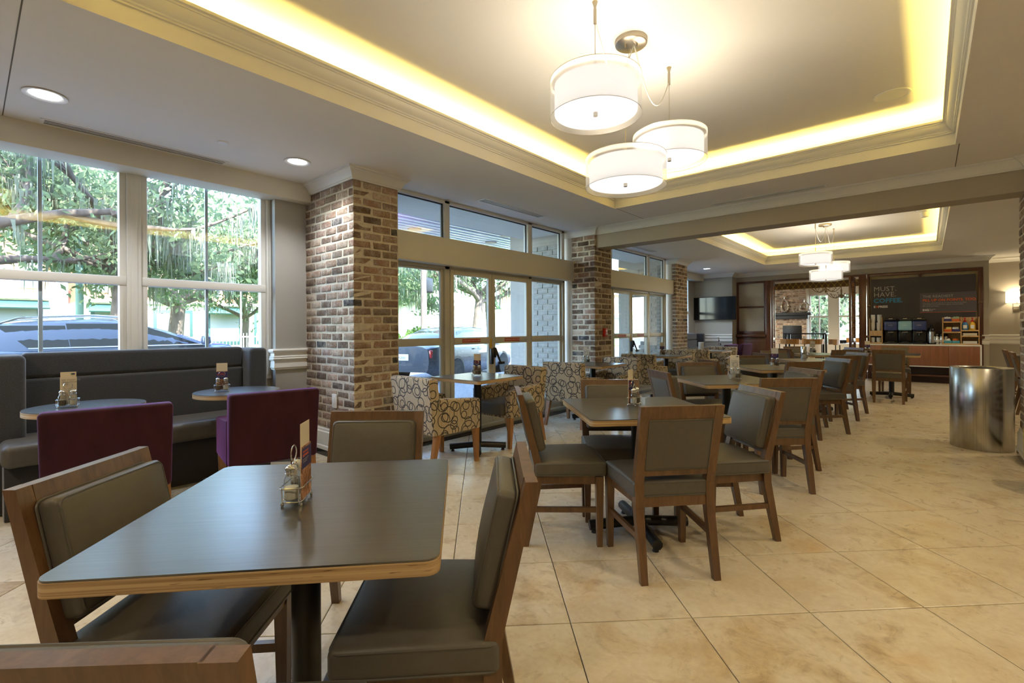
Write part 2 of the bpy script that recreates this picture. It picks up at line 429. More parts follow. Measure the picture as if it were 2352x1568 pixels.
def sheer():
    m, nt, b, out = base('sheer_organza'); nt.nodes.remove(b)
    t = nt.nodes.new('ShaderNodeBsdfTransparent'); d = nt.nodes.new('ShaderNodeBsdfTranslucent'); d.inputs[0].default_value = (0.9, 0.87, 0.82, 1)
    d2 = nt.nodes.new('ShaderNodeBsdfDiffuse'); d2.inputs[0].default_value = (0.9, 0.87, 0.82, 1)
    a = nt.nodes.new('ShaderNodeMixShader'); a.inputs[0].default_value = 0.5
    nt.links.new(d.outputs[0], a.inputs[1]); nt.links.new(d2.outputs[0], a.inputs[2])
    mx = nt.nodes.new('ShaderNodeMixShader'); mx.inputs[0].default_value = 0.42
    nt.links.new(t.outputs[0], mx.inputs[1]); nt.links.new(a.outputs[0], mx.inputs[2]); nt.links.new(mx.outputs[0], out.inputs[0]); return m
M_['sheer'] = sheer()
M_['shade'] = emit('lit_lampshade', (1.0, 0.95, 0.88), 0.95)
M_['diffuser'] = emit('lit_diffuser', (1.0, 0.95, 0.89), 0.85)
M_['dl_glow'] = emit('downlight_glow', (0.95, 0.98, 1.0), 14)
M_['bulb'] = emit('candle_bulb', (1.0, 0.78, 0.42), 25)
# ---------------------------------------------------------------- floor
TS = 0.517; TH = math.radians(44.59)
v0 = rt * 0.204 + fw * 2.490
ti = Vector((math.cos(TH), math.sin(TH), 0)); tj = Vector((-math.sin(TH), math.cos(TH), 0))
floor = G().box(-5.0, 4.2, -3.2, 14.9, -0.12, -0.006).obj('floor', M_['grout'], label='cream travertine tile floor laid diagonally with dark joints', category='floor', **STRUCT)
tg = G(); h_ = TS / 2 - 0.0022; b_ = 0.003
tg.add([(-h_, -h_, -0.006), (h_, -h_, -0.006), (h_, h_, -0.006), (-h_, h_, -0.006), (-h_, -h_, -b_ / 2), (h_, -h_, -b_ / 2), (h_, h_, -b_ / 2), (-h_, h_, -b_ / 2),
        (-h_ + b_, -h_ + b_, 0), (h_ - b_, -h_ + b_, 0), (h_ - b_, h_ - b_, 0), (-h_ + b_, h_ - b_, 0)],
       [(0, 1, 5, 4), (1, 2, 6, 5), (2, 3, 7, 6), (3, 0, 4, 7), (4, 5, 9, 8), (5, 6, 10, 9), (6, 7, 11, 10), (7, 4, 8, 11), (8, 9, 10, 11)])
tile_me = tg.mesh('tile', M_['tile'], 20)
cells = []
for i in range(-40, 41):
    for j in range(-40, 41):
        c = v0 + ti * (i + 0.5) * TS + tj * (j + 0.5) * TS
        if -4.55 < c.x < 3.6 and -2.6 < c.y < 14.3:
            d = c.dot(fw); lat = abs(c.dot(rt))
            vis = d > 0.6 and lat < d * 1.12 + 0.5
            cells.append((0 if vis else 1, c.length, c, i, j))
cells.sort(key=lambda q: (q[0], q[1]))
near = cells[:290]
for (_, _, c, i, j) in near:
    o = mk('tile', tile_me, floor); o.location = c; o.rotation_euler = (0, 0, TH + PI / 2 * ((i * 7 + j * 13) % 4))
rest = G()
for (_, _, c, i, j) in cells[290:]:
    n0 = len(rest.v); rest.add(tg.v, tg.f); rest.xf(Matrix.Translation(c) @ Matrix.Rotation(TH, 4, 'Z'), n0)
rest.obj('far_tiles', M_['tile'], floor, 20, kind='stuff')
# granite thresholds in front of the glass doors
for (y0, y1, x1) in ((2.79, 6.02, -3.965), (6.5, 9.9, -4.03)):
    G().rbox(-4.7, x1, y0, y1, -0.01, 0.006, 0.003).obj('threshold', M_['granite'], floor)
# ---------------------------------------------------------------- ceiling with two coffered trays
CZ = 2.68
xs = sorted({-5.0, 4.2} | {t[0] for t in TRAYS} | {t[1] for t in TRAYS}); ys = sorted({-3.2, 14.9} | {t[2] for t in TRAYS} | {t[3] for t in TRAYS})
cg = G()
for a in range(len(xs) - 1):
    for b in range(len(ys) - 1):
        mx, my = (xs[a] + xs[a + 1]) / 2, (ys[b] + ys[b + 1]) / 2
        if any(t[0] < mx < t[1] and t[2] < my < t[3] for t in TRAYS): continue
        cg.box(xs[a], xs[a + 1], ys[b], ys[b + 1], CZ, CZ + 0.02)
ceiling = cg.obj('ceiling', M_['ceiling'], None, 0, label='painted plaster ceiling with two recessed coffers', category='ceiling', **STRUCT)
crown_in = [(0.0, 2.772), (0.012, 2.772), (0.012, 2.782), (0.020, 2.786), (0.022, 2.794), (0.032, 2.800), (0.044, 2.812), (0.054, 2.828), (0.060, 2.845), (0.066, 2.847), (0.067, 2.856), (0.080, 2.860), (0.082, 2.876), (0.070, 2.878), (0.03, 2.80), (0.0, 2.775)]
for k, (x0, x1, y0, y1) in enumerate(TRAYS):
    g = G()
    P = [(x0, y0), (x1, y0), (x1, y1), (x0, y1)]
    g.sweep([(-0.01, CZ - 0.001), (0.002, CZ - 0.001), (0.002, CZ + 0.10), (-0.02, CZ + 0.10)], P, True)         # fascia of the tray
    g.obj('tray_fascia', M_['ceiling'], ceiling, 30)
    G().sweep(crown_in, P, True).obj('crown_molding', M_['trim'], ceiling, 25)
    o_ = 0.26
    g = G(); Q = [(x0 - o_, y0 - o_), (x1 + o_, y0 - o_), (x1 + o_, y1 + o_), (x0 - o_, y1 + o_)]
    g.sweep([(0.0, CZ + 0.02), (0, 3.0)], Q, True)
    g.box(x0 - o_ - 0.05, x1 + o_ + 0.05, y0 - o_ - 0.05, y1 + o_ + 0.05, 3.0, 3.03)
    g.obj('tray_ceiling', M_['ceiling'], ceiling, 0)
gj = G()
gj.box(0.197, 0.203, 5.235, 5.97, CZ - 0.0012, CZ); gj.box(-4.70, -2.88, 0.167, 0.173, CZ - 0.0012, CZ); gj.box(-2.86, -2.855, 5.235, 5.97, CZ - 0.0012, CZ)
gj.obj('control_joint', simple('joint_dark', (0.16, 0.14, 0.11), 0.9), ceiling)  # thin dark lines of the control joints
# unseen block added above the dining room, sized to keep the sun off
G().box(-5.25, 6, -4.5, 21.5, 3.25, 7.6).obj('roof', simple('sun_block_stucco', (0.5, 0.47, 0.42), 0.9), label='unseen block added over the dining room to keep the sun off', category='building', **STRUCT)
# ---------------------------------------------------------------- walls
def wallbox(name, m, *bx, label='', parent=None):
    g = G()
    for b in bx: g.box(*b)
    return g.obj(name, M_[m] if isinstance(m, str) else m, parent, 0, label=label, category='wall', **STRUCT)
wallbox('wall_left', 'wall', (-5.1, -4.95, -3.2, 2.0, 0, 0.78), (-5.1, -4.95, -3.2, -1.3, 0.78, 3.2), (-5.1, -4.825, 2.0, 2.4, 0, CZ),
        (-5.1, -4.95, -3.2, 2.0, 2.63, 3.2), (-5.1, -4.25, 2.4, 2.79, 0, CZ),
        (-5.1, -4.85, 10.3, 10.6, 0, CZ), (-5.1, -4.95, 10.6, 13.6, 0, 0.78), (-5.1, -4.95, 10.6, 13.6, 2.63, 3.2), (-5.1, -4.95, 13.1, 13.6, 0.78, 2.63),
        label='grey wallcovered wall strip between the banquette window and the first brick pillar')
wallbox('wall_back', 'wall', (-5.1, 4.2, -3.3, -3.2, 0, 3.25), label='grey wall behind the dining tables')
wallbox('wall_right', 'wall', (4.2, 4.3, -3.3, 15.0, 0, 3.25), label='grey side wall of the dining room')
wallbox('wall_television', 'wall', (-5.1, -3.95, 13.55, 13.96, 0, CZ), label='grey blue lit wall that carries the black television')
FY = 13.96
wallbox('wall_far', 'wall_tan', (-3.95, -1.06 + 2.03, FY, FY + 0.16, 2.455, CZ + 0.1), (0.885, 0.97, FY, FY + 0.16, 0, 2.455),
        label='tan header wall above the mahogany screens')
wallbox('wall_right_far', 'wall_tan', (0.97, 4.2, 14.6, 14.75, 0, CZ + 0.1), (0.90, 0.97, FY + 0.16, 14.7, 0, CZ + 0.1), label='tan wall with the lit sconce beside the coffee station')
# cream soffits over the banquette windows
for (y0, y1) in ((-3.2, 2.306), (10.5, 13.55)):
    G().rbox(-4.95, -4.70, y0, y1, 2.506, CZ + 0.005, 0.006).obj('trim_soffit', M_['cream'], label='cream boxed soffit above the banquette window' if y0 < 0 else 'short cream soffit stub beyond the third brick pillar', category='trim', **STRUCT)
crown = [(0.0, -0.100), (0.014, -0.100), (0.016, -0.088), (0.024, -0.084), (0.030, -0.070), (0.042, -0.050), (0.058, -0.034), (0.070, -0.026), (0.072, -0.018), (0.086, -0.016), (0.088, 0.0)]
def crown_run(name, path, side, label, z=CZ, s=1.0):
    return G().sweep([(o * s, z + zz * s) for (o, zz) in crown], path, False, side).obj(name, M_['trim'], None, 25, label=label, category='trim', **STRUCT)
rail_prof = [(0.0, 0.826), (0.014, 0.828), (0.016, 0.842), (0.024, 0.850), (0.020, 0.880), (0.018, 0.915), (0.030, 0.922), (0.036, 0.936), (0.026, 0.944), (0.030, 0.956), (0.022, 0.964), (0.020, 0.99), (0.036, 1.002), (0.042, 1.018), (0.036, 1.030), (0.0, 1.034)]
base_prof = [(0.0, 0.262), (0.008, 0.260), (0.012, 0.248), (0.010, 0.236), (0.020, 0.226), (0.022, 0.10), (0.030, 0.092), (0.032, 0.070), (0.030, 0.058)]
dark_prof = [(0.026, 0.058), (0.026, 0.0)]
G().sweep(rail_prof, [(-4.90, 2.0), (-4.825, 2.0), (-4.825, 2.306)], False, -1).obj('trim_chair_rail', M_['trim'], None, 25, label='white chair rail on the grey strip beside the first brick pillar', category='trim', **STRUCT)
G().sweep(rail_prof, [(-4.9, 13.55), (-3.95, 13.55)], False, -1).obj('trim_chair_rail', M_['trim'], None, 25, label='white chair rail under the black television', category='trim', **STRUCT)
G().sweep(rail_prof, [(0.86, FY - 0.005), (0.97, FY - 0.005)], False, -1).obj('trim_chair_rail', M_['trim'], None, 25, label='short white chair rail end at the coffee station edge', category='trim', **STRUCT)
G().sweep(rail_prof, [(0.97, 14.6), (4.2, 14.6)], False, -1).obj('trim_chair_rail', M_['trim'], None, 25, label='white chair rail under the lit wall sconce', category='trim', **STRUCT)
G().sweep(base_prof, [(-4.90, 2.0), (-4.825, 2.0), (-4.825, 2.306)], False, -1).obj('baseboard_left', M_['trim'], None, 25, label='white baseboard of the grey wall strip', category='baseboard', **STRUCT)
G().sweep(base_prof, [(0.97, 14.6), (4.2, 14.6)], False, -1).obj('baseboard_far', M_['trim'], None, 25, label='white baseboard below the sconce wall', category='baseboard', **STRUCT)
crown_run('trim_crown', [(-4.70, 13.55), (-3.95, 13.55), (-3.95, FY), (0.97, FY), (0.97, 14.6), (4.2, 14.6)], -1, 'white crown molding along the far wall above television and coffee station')
# ---------------------------------------------------------------- brick pillars
CO = 0.0765
def brick_mesh(L, D, Hh, seed):
    r = random.Random(seed)
    g = G(); g.rbox(-L / 2, L / 2, -D / 2, D / 2, -Hh / 2, Hh / 2, 0.009, 1)
    g.v = [(x + r.uniform(-1, 1) * 0.0034, y + r.uniform(-1, 1) * 0.0022, z + r.uniform(-1, 1) * 0.0036) for (x, y, z) in g.v]
    return g
BR = {}
def brick_me(L, D, mat='brick'):
    key = (round(L, 2), D, mat)
    if key not in BR:
        BR[key] = [brick_mesh(round(L, 2), D, 0.0630, 17 * k + int(L * 1000)).mesh('brick', M_[mat], 60) for k in range(5)]
    return R.choice(BR[key])
def lay(parent, x0, x1, y0, y1, z0, z1, faces, mat='brick'):
    """courses of single bricks on the given faces of a rectangular pier: 'S' (y0, facing -y), 'E' (x1), 'W' (x0)"""
    n = int((z1 - z0) / CO + 0.5); c = (z1 - z0) / n; J = 0.0135
    for k in range(n):
        z = z0 + (k + 0.5) * c
        odd = k % 2
        runs = []
        if 'S' in faces:
            start = x1 if ('E' in faces) else x0; sg = -1 if 'E' in faces else 1
            corner = 'E' in faces or 'W' in faces
            first = 0.197 if odd else (0.098 if corner else 0.10)
            L = x1 - x0; p = 0.0; ln = first
            while p < L - 0.03:
                e = min(p + ln, L)
                if L - e < 0.05: e = L
                a, b = start + sg * p, start + sg * e
                runs.append(('S', min(a, b), max(a, b), p == 0.0 and corner)); p = e; ln = 0.203 + R.uniform(-0.006, 0.006)
        for fc in ('E', 'W'):
            if fc in faces:
                L = y1 - y0; p = 0.0; ln = 0.098 if odd else 0.197
                while p < L - 0.03:
                    e = min(p + ln, L)
                    if L - e < 0.05: e = L
                    runs.append((fc, y0 + p, y0 + e, p == 0.0 and 'S' in faces)); p = e; ln = 0.2 + R.uniform(-0.006, 0.006)
        corner_done = False
        for (fc, a, b, isc) in runs:
            pr = R.uniform(-0.001, 0.004)
            if isc:
                if fc != 'S': continue
                lx = b - a; ly = 0.098 if odd else 0.197
                o = mk('brick', brick_me(lx - J, round(ly - J, 3), mat), parent)
                ex = x1 + pr if 'E' in faces else x0 - pr
                cx = ex - (lx - J) / 2 if 'E' in faces else ex + (lx - J) / 2
                o.location = (cx, y0 - pr + (ly - J) / 2, z + R.uniform(-0.0015, 0.0015))
            elif fc == 'S':
                o = mk('brick', brick_me(b - a - J, 0.07, mat), parent); o.location = ((a + b) / 2, y0 - pr + 0.035, z + R.uniform(-0.002, 0.002))
            else:
                o = mk('brick', brick_me(b - a - J, 0.07, mat), parent)
                o.location = ((x1 + pr - 0.035) if fc == 'E' else (x0 - pr + 0.035), (a + b) / 2, z + R.uniform(-0.002, 0.002))
                o.rotation_euler = (0, 0, PI / 2)
            if R.random() < 0.5 and not isc: o.scale = (1, 1, 1)
            o.rotation_euler[1 if fc == 'S' else 0] += R.uniform(-0.008, 0.008)
def pillar(name, x0, x1, y0, y1, faces, label, crown_path=None, side=1, base_path=None):
    m_ = 0.003
    c = G().box(x0 + m_ if 'W' in faces else x0, x1 - m_ if 'E' in faces else x1, y0 + m_, y1, 0, CZ).obj(name, M_['mortar'], None, 0, label=label, category='pillar', **STRUCT)
    lay(c, x0, x1, y0, y1, 0.262, 2.588, faces)
    if crown_path: G().sweep([(o, CZ + zz) for (o, zz) in crown], crown_path, False, side).obj('crown_molding', M_['trim'], c, 25)
    if base_path:
        G().sweep(base_prof, base_path, False, side).obj('baseboard', M_['trim'], c, 25)
        G().sweep(dark_prof, base_path, False, side).obj('plinth_strip', M_['granite'], c, 25)
    return c
p1 = pillar('brick_pillar', -4.825, -3.905, 2.306, 2.79, 'SE', 'nearest wide brick pillar between banquette and glass doors',
       [(-4.70, 2.306), (-3.905, 2.306), (-3.905, 2.79), (-4.2, 2.79)], -1, [(-4.825, 2.306), (-3.905, 2.306), (-3.905, 2.79), (-4.2, 2.79)])
p2 = pillar('brick_pillar', -4.047, -3.643, 6.02, 6.5, 'SE', 'second brick pillar carrying the red fire alarm pull',
       [(-4.17, 6.02), (-3.643, 6.02), (-3.643, 6.06)], -1, [(-4.047, 6.02), (-3.643, 6.02), (-3.643, 6.5), (-4.2, 6.5)])
p3 = pillar('brick_pillar', -4.126, -4.02, 9.93, 10.55, 'SE', 'third and slimmest brick pillar, farthest along the glass doors',
       [(-4.26, 9.93), (-4.02, 9.93), (-4.02, 10.55), (-4.3, 10.55)], -1, [(-4.126, 9.93), (-4.02, 9.93), (-4.02, 10.55)])
p4 = pillar('brick_pillar', 0.655, 1.18, 6.02, 6.5, 'SW', 'brick pillar cut by the right edge beside the steel bin',
       [(0.655, 6.06), (0.655, 6.02), (1.18, 6.02)], -1, [(0.655, 6.5), (0.655, 6.02), (1.18, 6.02)])
for (xa, xb, y0, y1) in ((-4.2, -4.047, 6.02, 6.5), (-4.28, -4.126, 9.93, 10.55)):
    G().rbox(xa, xb, y0, y1, 0, 2.60, 0.004).obj('trim_jamb', M_['trim'], None, label='white jamb board left of the %s brick pillar' % ('second' if y0 < 7 else 'third'), category='trim', **STRUCT)
G().box(-5.1, -4.20, 6.05, 6.5, 0, CZ).obj('wall_between_doors', M_['wall'], None, 0, label='wall stub behind the second brick pillar', category='wall', **STRUCT)
G().box(-5.1, -4.28, 9.96, 10.5, 0, CZ).obj('wall_after_doors', M_['wall'], None, 0, label='wall stub behind the third brick pillar', category='wall', **STRUCT)
# tan beam between the second pillar and the right pillar
G().box(-3.70, 0.70, 6.06, 6.33, 2.39, CZ + 0.01).obj('beam', M_['wall_tan'], None, 0, label='tan dropped beam spanning from second pillar to right pillar', category='beam', **STRUCT)
crown_run('trim_crown', [(-3.643, 6.06), (0.655, 6.06)], -1, 'white crown molding along the tan beam')
# ---------------------------------------------------------------- banquette window (window_1) and its twin beyond the third pillar
def window_unit(w, y0, y1, X=-4.95, glass_z=(0.80, 2.62)):
    f = M_['trim']; z0, z1 = glass_z; ym = (y0 + y1) / 2
    zr0, zr1 = 1.605, 1.664
    g = G()
    for (a, b) in ((y0, y0 + 0.045), (y1 - 0.045, y1)): g.rbox(X - 0.06, X + 0.012, a, b, z0, z1, 0.004)
    g.rbox(X - 0.06, X + 0.02, y0, y1, zr0 - 0.012, zr1, 0.006); g.rbox(X - 0.06, X + 0.012, y0, y1, z0 - 0.04, z0 + 0.03, 0.004); g.rbox(X - 0.06, X + 0.012, y0, y1, z1 - 0.03, z1, 0.004)
    g.obj('sash', f, w, 30)
    for (a, b) in ((z0 + 0.03, zr0 - 0.012), (zr1, z1 - 0.03)):
        G().box(X - 0.036, X - 0.032, y0 + 0.045, y1 - 0.045, a, b).obj('pane', M_['glass'], w, 0)
        G().rbox(X - 0.062, X - 0.040, ym - 0.012, ym + 0.012, a, b, 0.003).obj('muntin', simple('muntin_haze', (0.55, 0.60, 0.68), 0.4), w, 30) if a < 1 or True else None  # pale blue of the window haze is put into the muntin colour
def window(name, label, ys, mull):
    w = G().rbox(-5.02, -4.925, ys[0][0] - 0.02, ys[-1][1] + 0.045, 0.74, 0.785, 0.006).obj(name, M_['trim'], None, 30, label=label, category='window', **STRUCT)
    for (a, b) in ys: window_unit(w, a, b)
    for (a, b) in mull:
        g = G(); g.rbox(-5.03, -4.915, a, b, 0.78, 2.63, 0.005); g.rbox(-5.03, -4.908, a + 0.025, b - 0.025, 0.78, 2.63, 0.004); g.obj('mullion', M_['trim'], w, 30)
    return w
window('window_1', 'tall white framed window in two double-hung units behind the charcoal banquette, with an added unseen third', [(-1.24, -0.225), (-0.13, 0.868), (0.963, 1.957)], [(-0.225, -0.13), (0.868, 0.963), (1.957, 2.0), (-1.30, -1.24)])  # first unit is out of view, added to let in more daylight
window('window_2', 'white framed window beyond the third brick pillar', [(10.62, 11.5), (11.6, 13.08)], [(11.5, 11.6)])
# ---------------------------------------------------------------- glass sliding doors (door_1, door_2)
LABEL_RED = simple('red_sticker', (0.45, 0.06, 0.03), 0.5); YEL = simple('yellow_sticker', (0.75, 0.45, 0.01), 0.5)
def text(body, size, mat, parent, loc, rot, name='lettering', extrude=0.0008, align='LEFT', bold=0.0, space=1.0, yscale=1.0):
    c = bpy.data.curves.new(name, 'FONT'); c.body = body; c.size = size; c.extrude = extrude; c.align_x = align
    c.offset = bold; c.space_character = space; c.resolution_u = 2
    c.materials.append(mat)
    o = mk(name, c, parent); o.location = loc; o.rotation_euler = rot; o.scale = (1, yscale, 1); return o
INK_W = simple('white_ink', (0.75, 0.73, 0.70), 0.6); INK_G = simple('grey_ink', (0.30, 0.29, 0.28), 0.6)
ROT_E = (PI / 2, 0, PI / 2)      # text on a face looking towards +x, reading along +y
def door(name, label, dx, dy):
    X = -4.15 + dx
    al = M_['alu']
    d = G().rbox(X - 0.06, X + 0.06, 2.80 + dy, 5.945 + dy, 0.0, 0.05, 0.004).obj(name, al, None, 30, label=label, category='door', **STRUCT)
    g = G()
    for (a, b) in ((2.80, 2.86), (3.575, 3.647), (5.077, 5.150), (5.885, 5.945)):
        g.rbox(X - 0.05, X + 0.03, a + dy, b + dy, 0.05, 1.96, 0.004)
    g.rbox(X - 0.05, X + 0.03, 2.8 + dy, 5.945 + dy, 1.90, 2.00, 0.004)
    g.obj('door_frame', al, d, 30)
    def leaf(nm, y0, y1, xo, st=0.055, top=1.845):
        q = G(); a, b = X + xo - 0.02, X + xo + 0.02
        q.rbox(a, b, y0 + dy, y0 + st + dy, 0.055, 1.90, 0.004); q.rbox(a, b, y1 - st + dy, y1 + dy, 0.055, 1.90, 0.004)
        q.rbox(a, b, y0 + st + dy, y1 - st + dy, top, 1.90, 0.004); q.rbox(a, b, y0 + st + dy, y1 - st + dy, 0.055, 0.22, 0.004)
        q.rbox(a - 0.002, b + 0.006, y0 + st + dy, y1 - st + dy, 1.035, 1.118, 0.004)
        l = q.obj(nm, al, d, 30)
        for (z0, z1) in ((0.22, 1.035), (1.118, top)):
            G().box(X + xo - 0.003, X + xo + 0.003, y0 + st + dy, y1 - st + dy, z0, z1).obj('pane', M_['glass'], l, 0)
        return l
    leaf('side_light', 2.86, 3.575, -0.02, 0.035, 1.875); leaf('side_light', 5.15, 5.885, -0.02, 0.035, 1.875)
    l1 = leaf('door_leaf', 3.65, 4.332, 0.02); l2 = leaf('door_leaf', 4.342, 5.075, 0.02)
    for (l, ya, yb) in ((l1, 3.82, 4.12), (l2, 4.56, 4.86)):
        G().box(X + 0.046, X + 0.0475, ya + dy, yb + dy, 1.058, 1.100).obj('sticker', LABEL_RED, l, 0)
        text('IN EMERGENCY PUSH TO OPEN', 0.0205, INK_W, l, (X + 0.0478, ya + 0.006 + dy, 1.072), ROT_E, extrude=0.0003)
    G().box(X + 0.0405, X + 0.042, 4.300 + dy, 4.326 + dy, 0.98, 1.10).obj('sticker', YEL, l1, 0)
    # black paddle handle of the panic latch
    g = G(); g.rbox(X + 0.04, X + 0.075, 4.285 + dy, 4.332 + dy, 0.78, 0.975, 0.006)
    g.tube([(X + 0.07, 4.36 + dy, 0.975), (X + 0.10, 4.385 + dy, 0.87), (X + 0.12, 4.405 + dy, 0.80)], [0.018, 0.014, 0.012], 6)
    g.rbox(X + 0.10, X + 0.13, 4.375 + dy, 4.475 + dy, 0.775, 0.81, 0.008)
    g.rbox(X + 0.04, X + 0.075, 4.345 + dy, 4.38 + dy, 0.86, 0.985, 0.006)
    g.obj('latch_handle', M_['black'], l1, 30)
    # transom lights above the header box
    g = G()
    for (a, b) in ((2.80, 2.86), (3.574, 3.652), (5.073, 5.165), (5.868, 5.945)): g.rbox(X - 0.05, X + 0.03, a + dy, b + dy, 2.0, CZ, 0.004)
    g.rbox(X - 0.05, X + 0.03, 2.8 + dy, 5.945 + dy, 2.645, CZ, 0.004); g.rbox(X - 0.05, X + 0.03, 2.8 + dy, 5.945 + dy, 2.0, 2.2, 0.004)
    g.obj('transom_frame', M_['trim'], d, 30)
    gk = G()
    for (a, b) in ((2.86, 3.574), (3.652, 5.073), (5.165, 5.868)):
        G().box(X - 0.013, X - 0.009, a + dy, b + dy, 2.2, 2.645).obj('pane', M_['glass'], d, 0)
        t_ = 0.012
        gk.box(X - 0.02, X - 0.004, b - t_ + dy, b + dy, 2.2, 2.645); gk.box(X - 0.02, X - 0.004, a + dy, b + dy, 2.645 - t_, 2.645)
    gk.obj('gasket', M_['black'], d, 0)
    return d
door('door_1', 'aluminium sliding glass entrance doors between the first and second brick pillars', 0, 0)
door('door_2', 'aluminium sliding glass doors between the second and third brick pillars', -0.07, 3.86)
for (dx, dy, nm) in ((0, 0, 'first'), (-0.07, 3.86, 'second')):
    y1 = 6.018 + dy if dy == 0 else 9.93
    G().rbox(-4.115 + dx, -4.0 + dx, 2.79 + dy, y1, 1.93, 2.225, 0.004).obj('trim_door_header', M_['cream'], None, 30, label='cream door operator box over the %s pair of sliding doors' % nm, category='trim', **STRUCT)
# ---------------------------------------------------------------- ceiling fittings
def downlight(x, y, z, label, r=0.085, grp='recessed downlights in the ceiling', warm=False):
    t = thing('recessed_downlight', label, 'downlight', (x, y, z), 0, grp)
    G().lathe([(r + 0.022, -0.004), (r + 0.020, -0.008), (r, -0.006), (r - 0.012, 0.004), (r - 0.012, 0.03)], 32, caps=False).obj('trim_ring', M_['white'], t, 40)
    G().lathe([(0.0, -0.001), (r - 0.01, -0.001)], 32).obj('lamp_glow', M_['dl_glow'], t, 40)
    return t
downlight(-4.102, 0.33, CZ, 'lit round downlight above the left window, nearest the camera')
downlight(-4.116, 1.90, CZ, 'lit round downlight beside the first brick pillar crown')
downlight(-4.12, 12.10, CZ, 'small lit downlight before the television wall')
t = thing('sprinkler_cover', 'flat white sprinkler disc between the two near downlights', 'sprinkler cover', (-4.12, 1.32, CZ))
G().lathe([(0.0, -0.008), (0.036, -0.008), (0.042, -0.002), (0.042, 0.0)], 28).obj('disc', M_['white'], t, 40)
def vent(label, x, y, L, Wd, along, n, z=CZ, m='white'):
    t = thing('ceiling_vent', label, 'vent', (x, y, z), 0 if along == 'y' else PI / 2, 'slot air vents in the ceiling')
    g = G(); f = 0.016
    g.box(-Wd / 2, -Wd / 2 + f, -L / 2, L / 2, -0.006, 0); g.box(Wd / 2 - f, Wd / 2, -L / 2, L / 2, -0.006, 0)
    g.box(-Wd / 2 + f, Wd / 2 - f, -L / 2, -L / 2 + f * 1.5, -0.006, 0); g.box(-Wd / 2 + f, Wd / 2 - f, L / 2 - f * 1.5, L / 2, -0.006, 0)
    g.obj('frame', M_[m], t, 0)
    G().box(-Wd / 2 + f, Wd / 2 - f, -L / 2 + f * 1.5, L / 2 - f * 1.5, -0.0022, 0).obj('dark_slot', M_['black'], t, 0)
    p = (Wd - 2 * f) / n
    for k in range(1, n):
        xk = -Wd / 2 + f + k * p
        G().box(xk - p * 0.2, xk + p * 0.2, -L / 2 + f * 1.5, L / 2 - f * 1.5, -0.005, -0.0023).obj('slat', M_[m], t, 0)
    return t
vent('long cream slot vent above the left window', -4.615, 0.925, 1.17, 0.115, 'y', 3)
vent('bright slatted vent above the glass entrance doors', -3.79, 4.39, 1.15, 0.125, 'y', 4)
vent('dim slot vent hugging the tan beam crown', -1.35, 5.845, 1.16, 0.10, 'x', 3)
vent('far slot vent above the second glass doors', -3.95, 8.15, 1.1, 0.12, 'y', 4)
def speaker(x, y, label, r=0.115):
    t = thing('ceiling_speaker', label, 'speaker', (x, y, 3.0), 0, 'round speakers in the coffer ceilings')
    G().lathe([(r, 0), (r, -0.006), (r - 0.006, -0.009), (r * 0.82, -0.006), (r * 0.8, -0.004)], 36, caps=False).obj('rim', M_['white'], t, 40)
    G().lathe([(0.0, -0.006), (r * 0.81, -0.005)], 36).obj('grille', M_['trim'], t, 40)
speaker(-0.195, 4.69, 'round white speaker in the near coffer ceiling')
speaker(-2.30, 12.05, 'round white speaker at the left of the far coffer')
speaker(-0.12, 12.0, 'round white speaker at the right of the far coffer')
t = thing('projector_mount', 'small white box sensor on the far coffer ceiling', 'sensor', (-0.02, 9.6, 3.0))
G().lathe([(0.0, -0.13), (0.04, -0.12), (0.055, -0.08), (0.05, -0.04), (0.10, -0.03), (0.10, 0)], 24).obj('dome', M_['white'], t, 40)
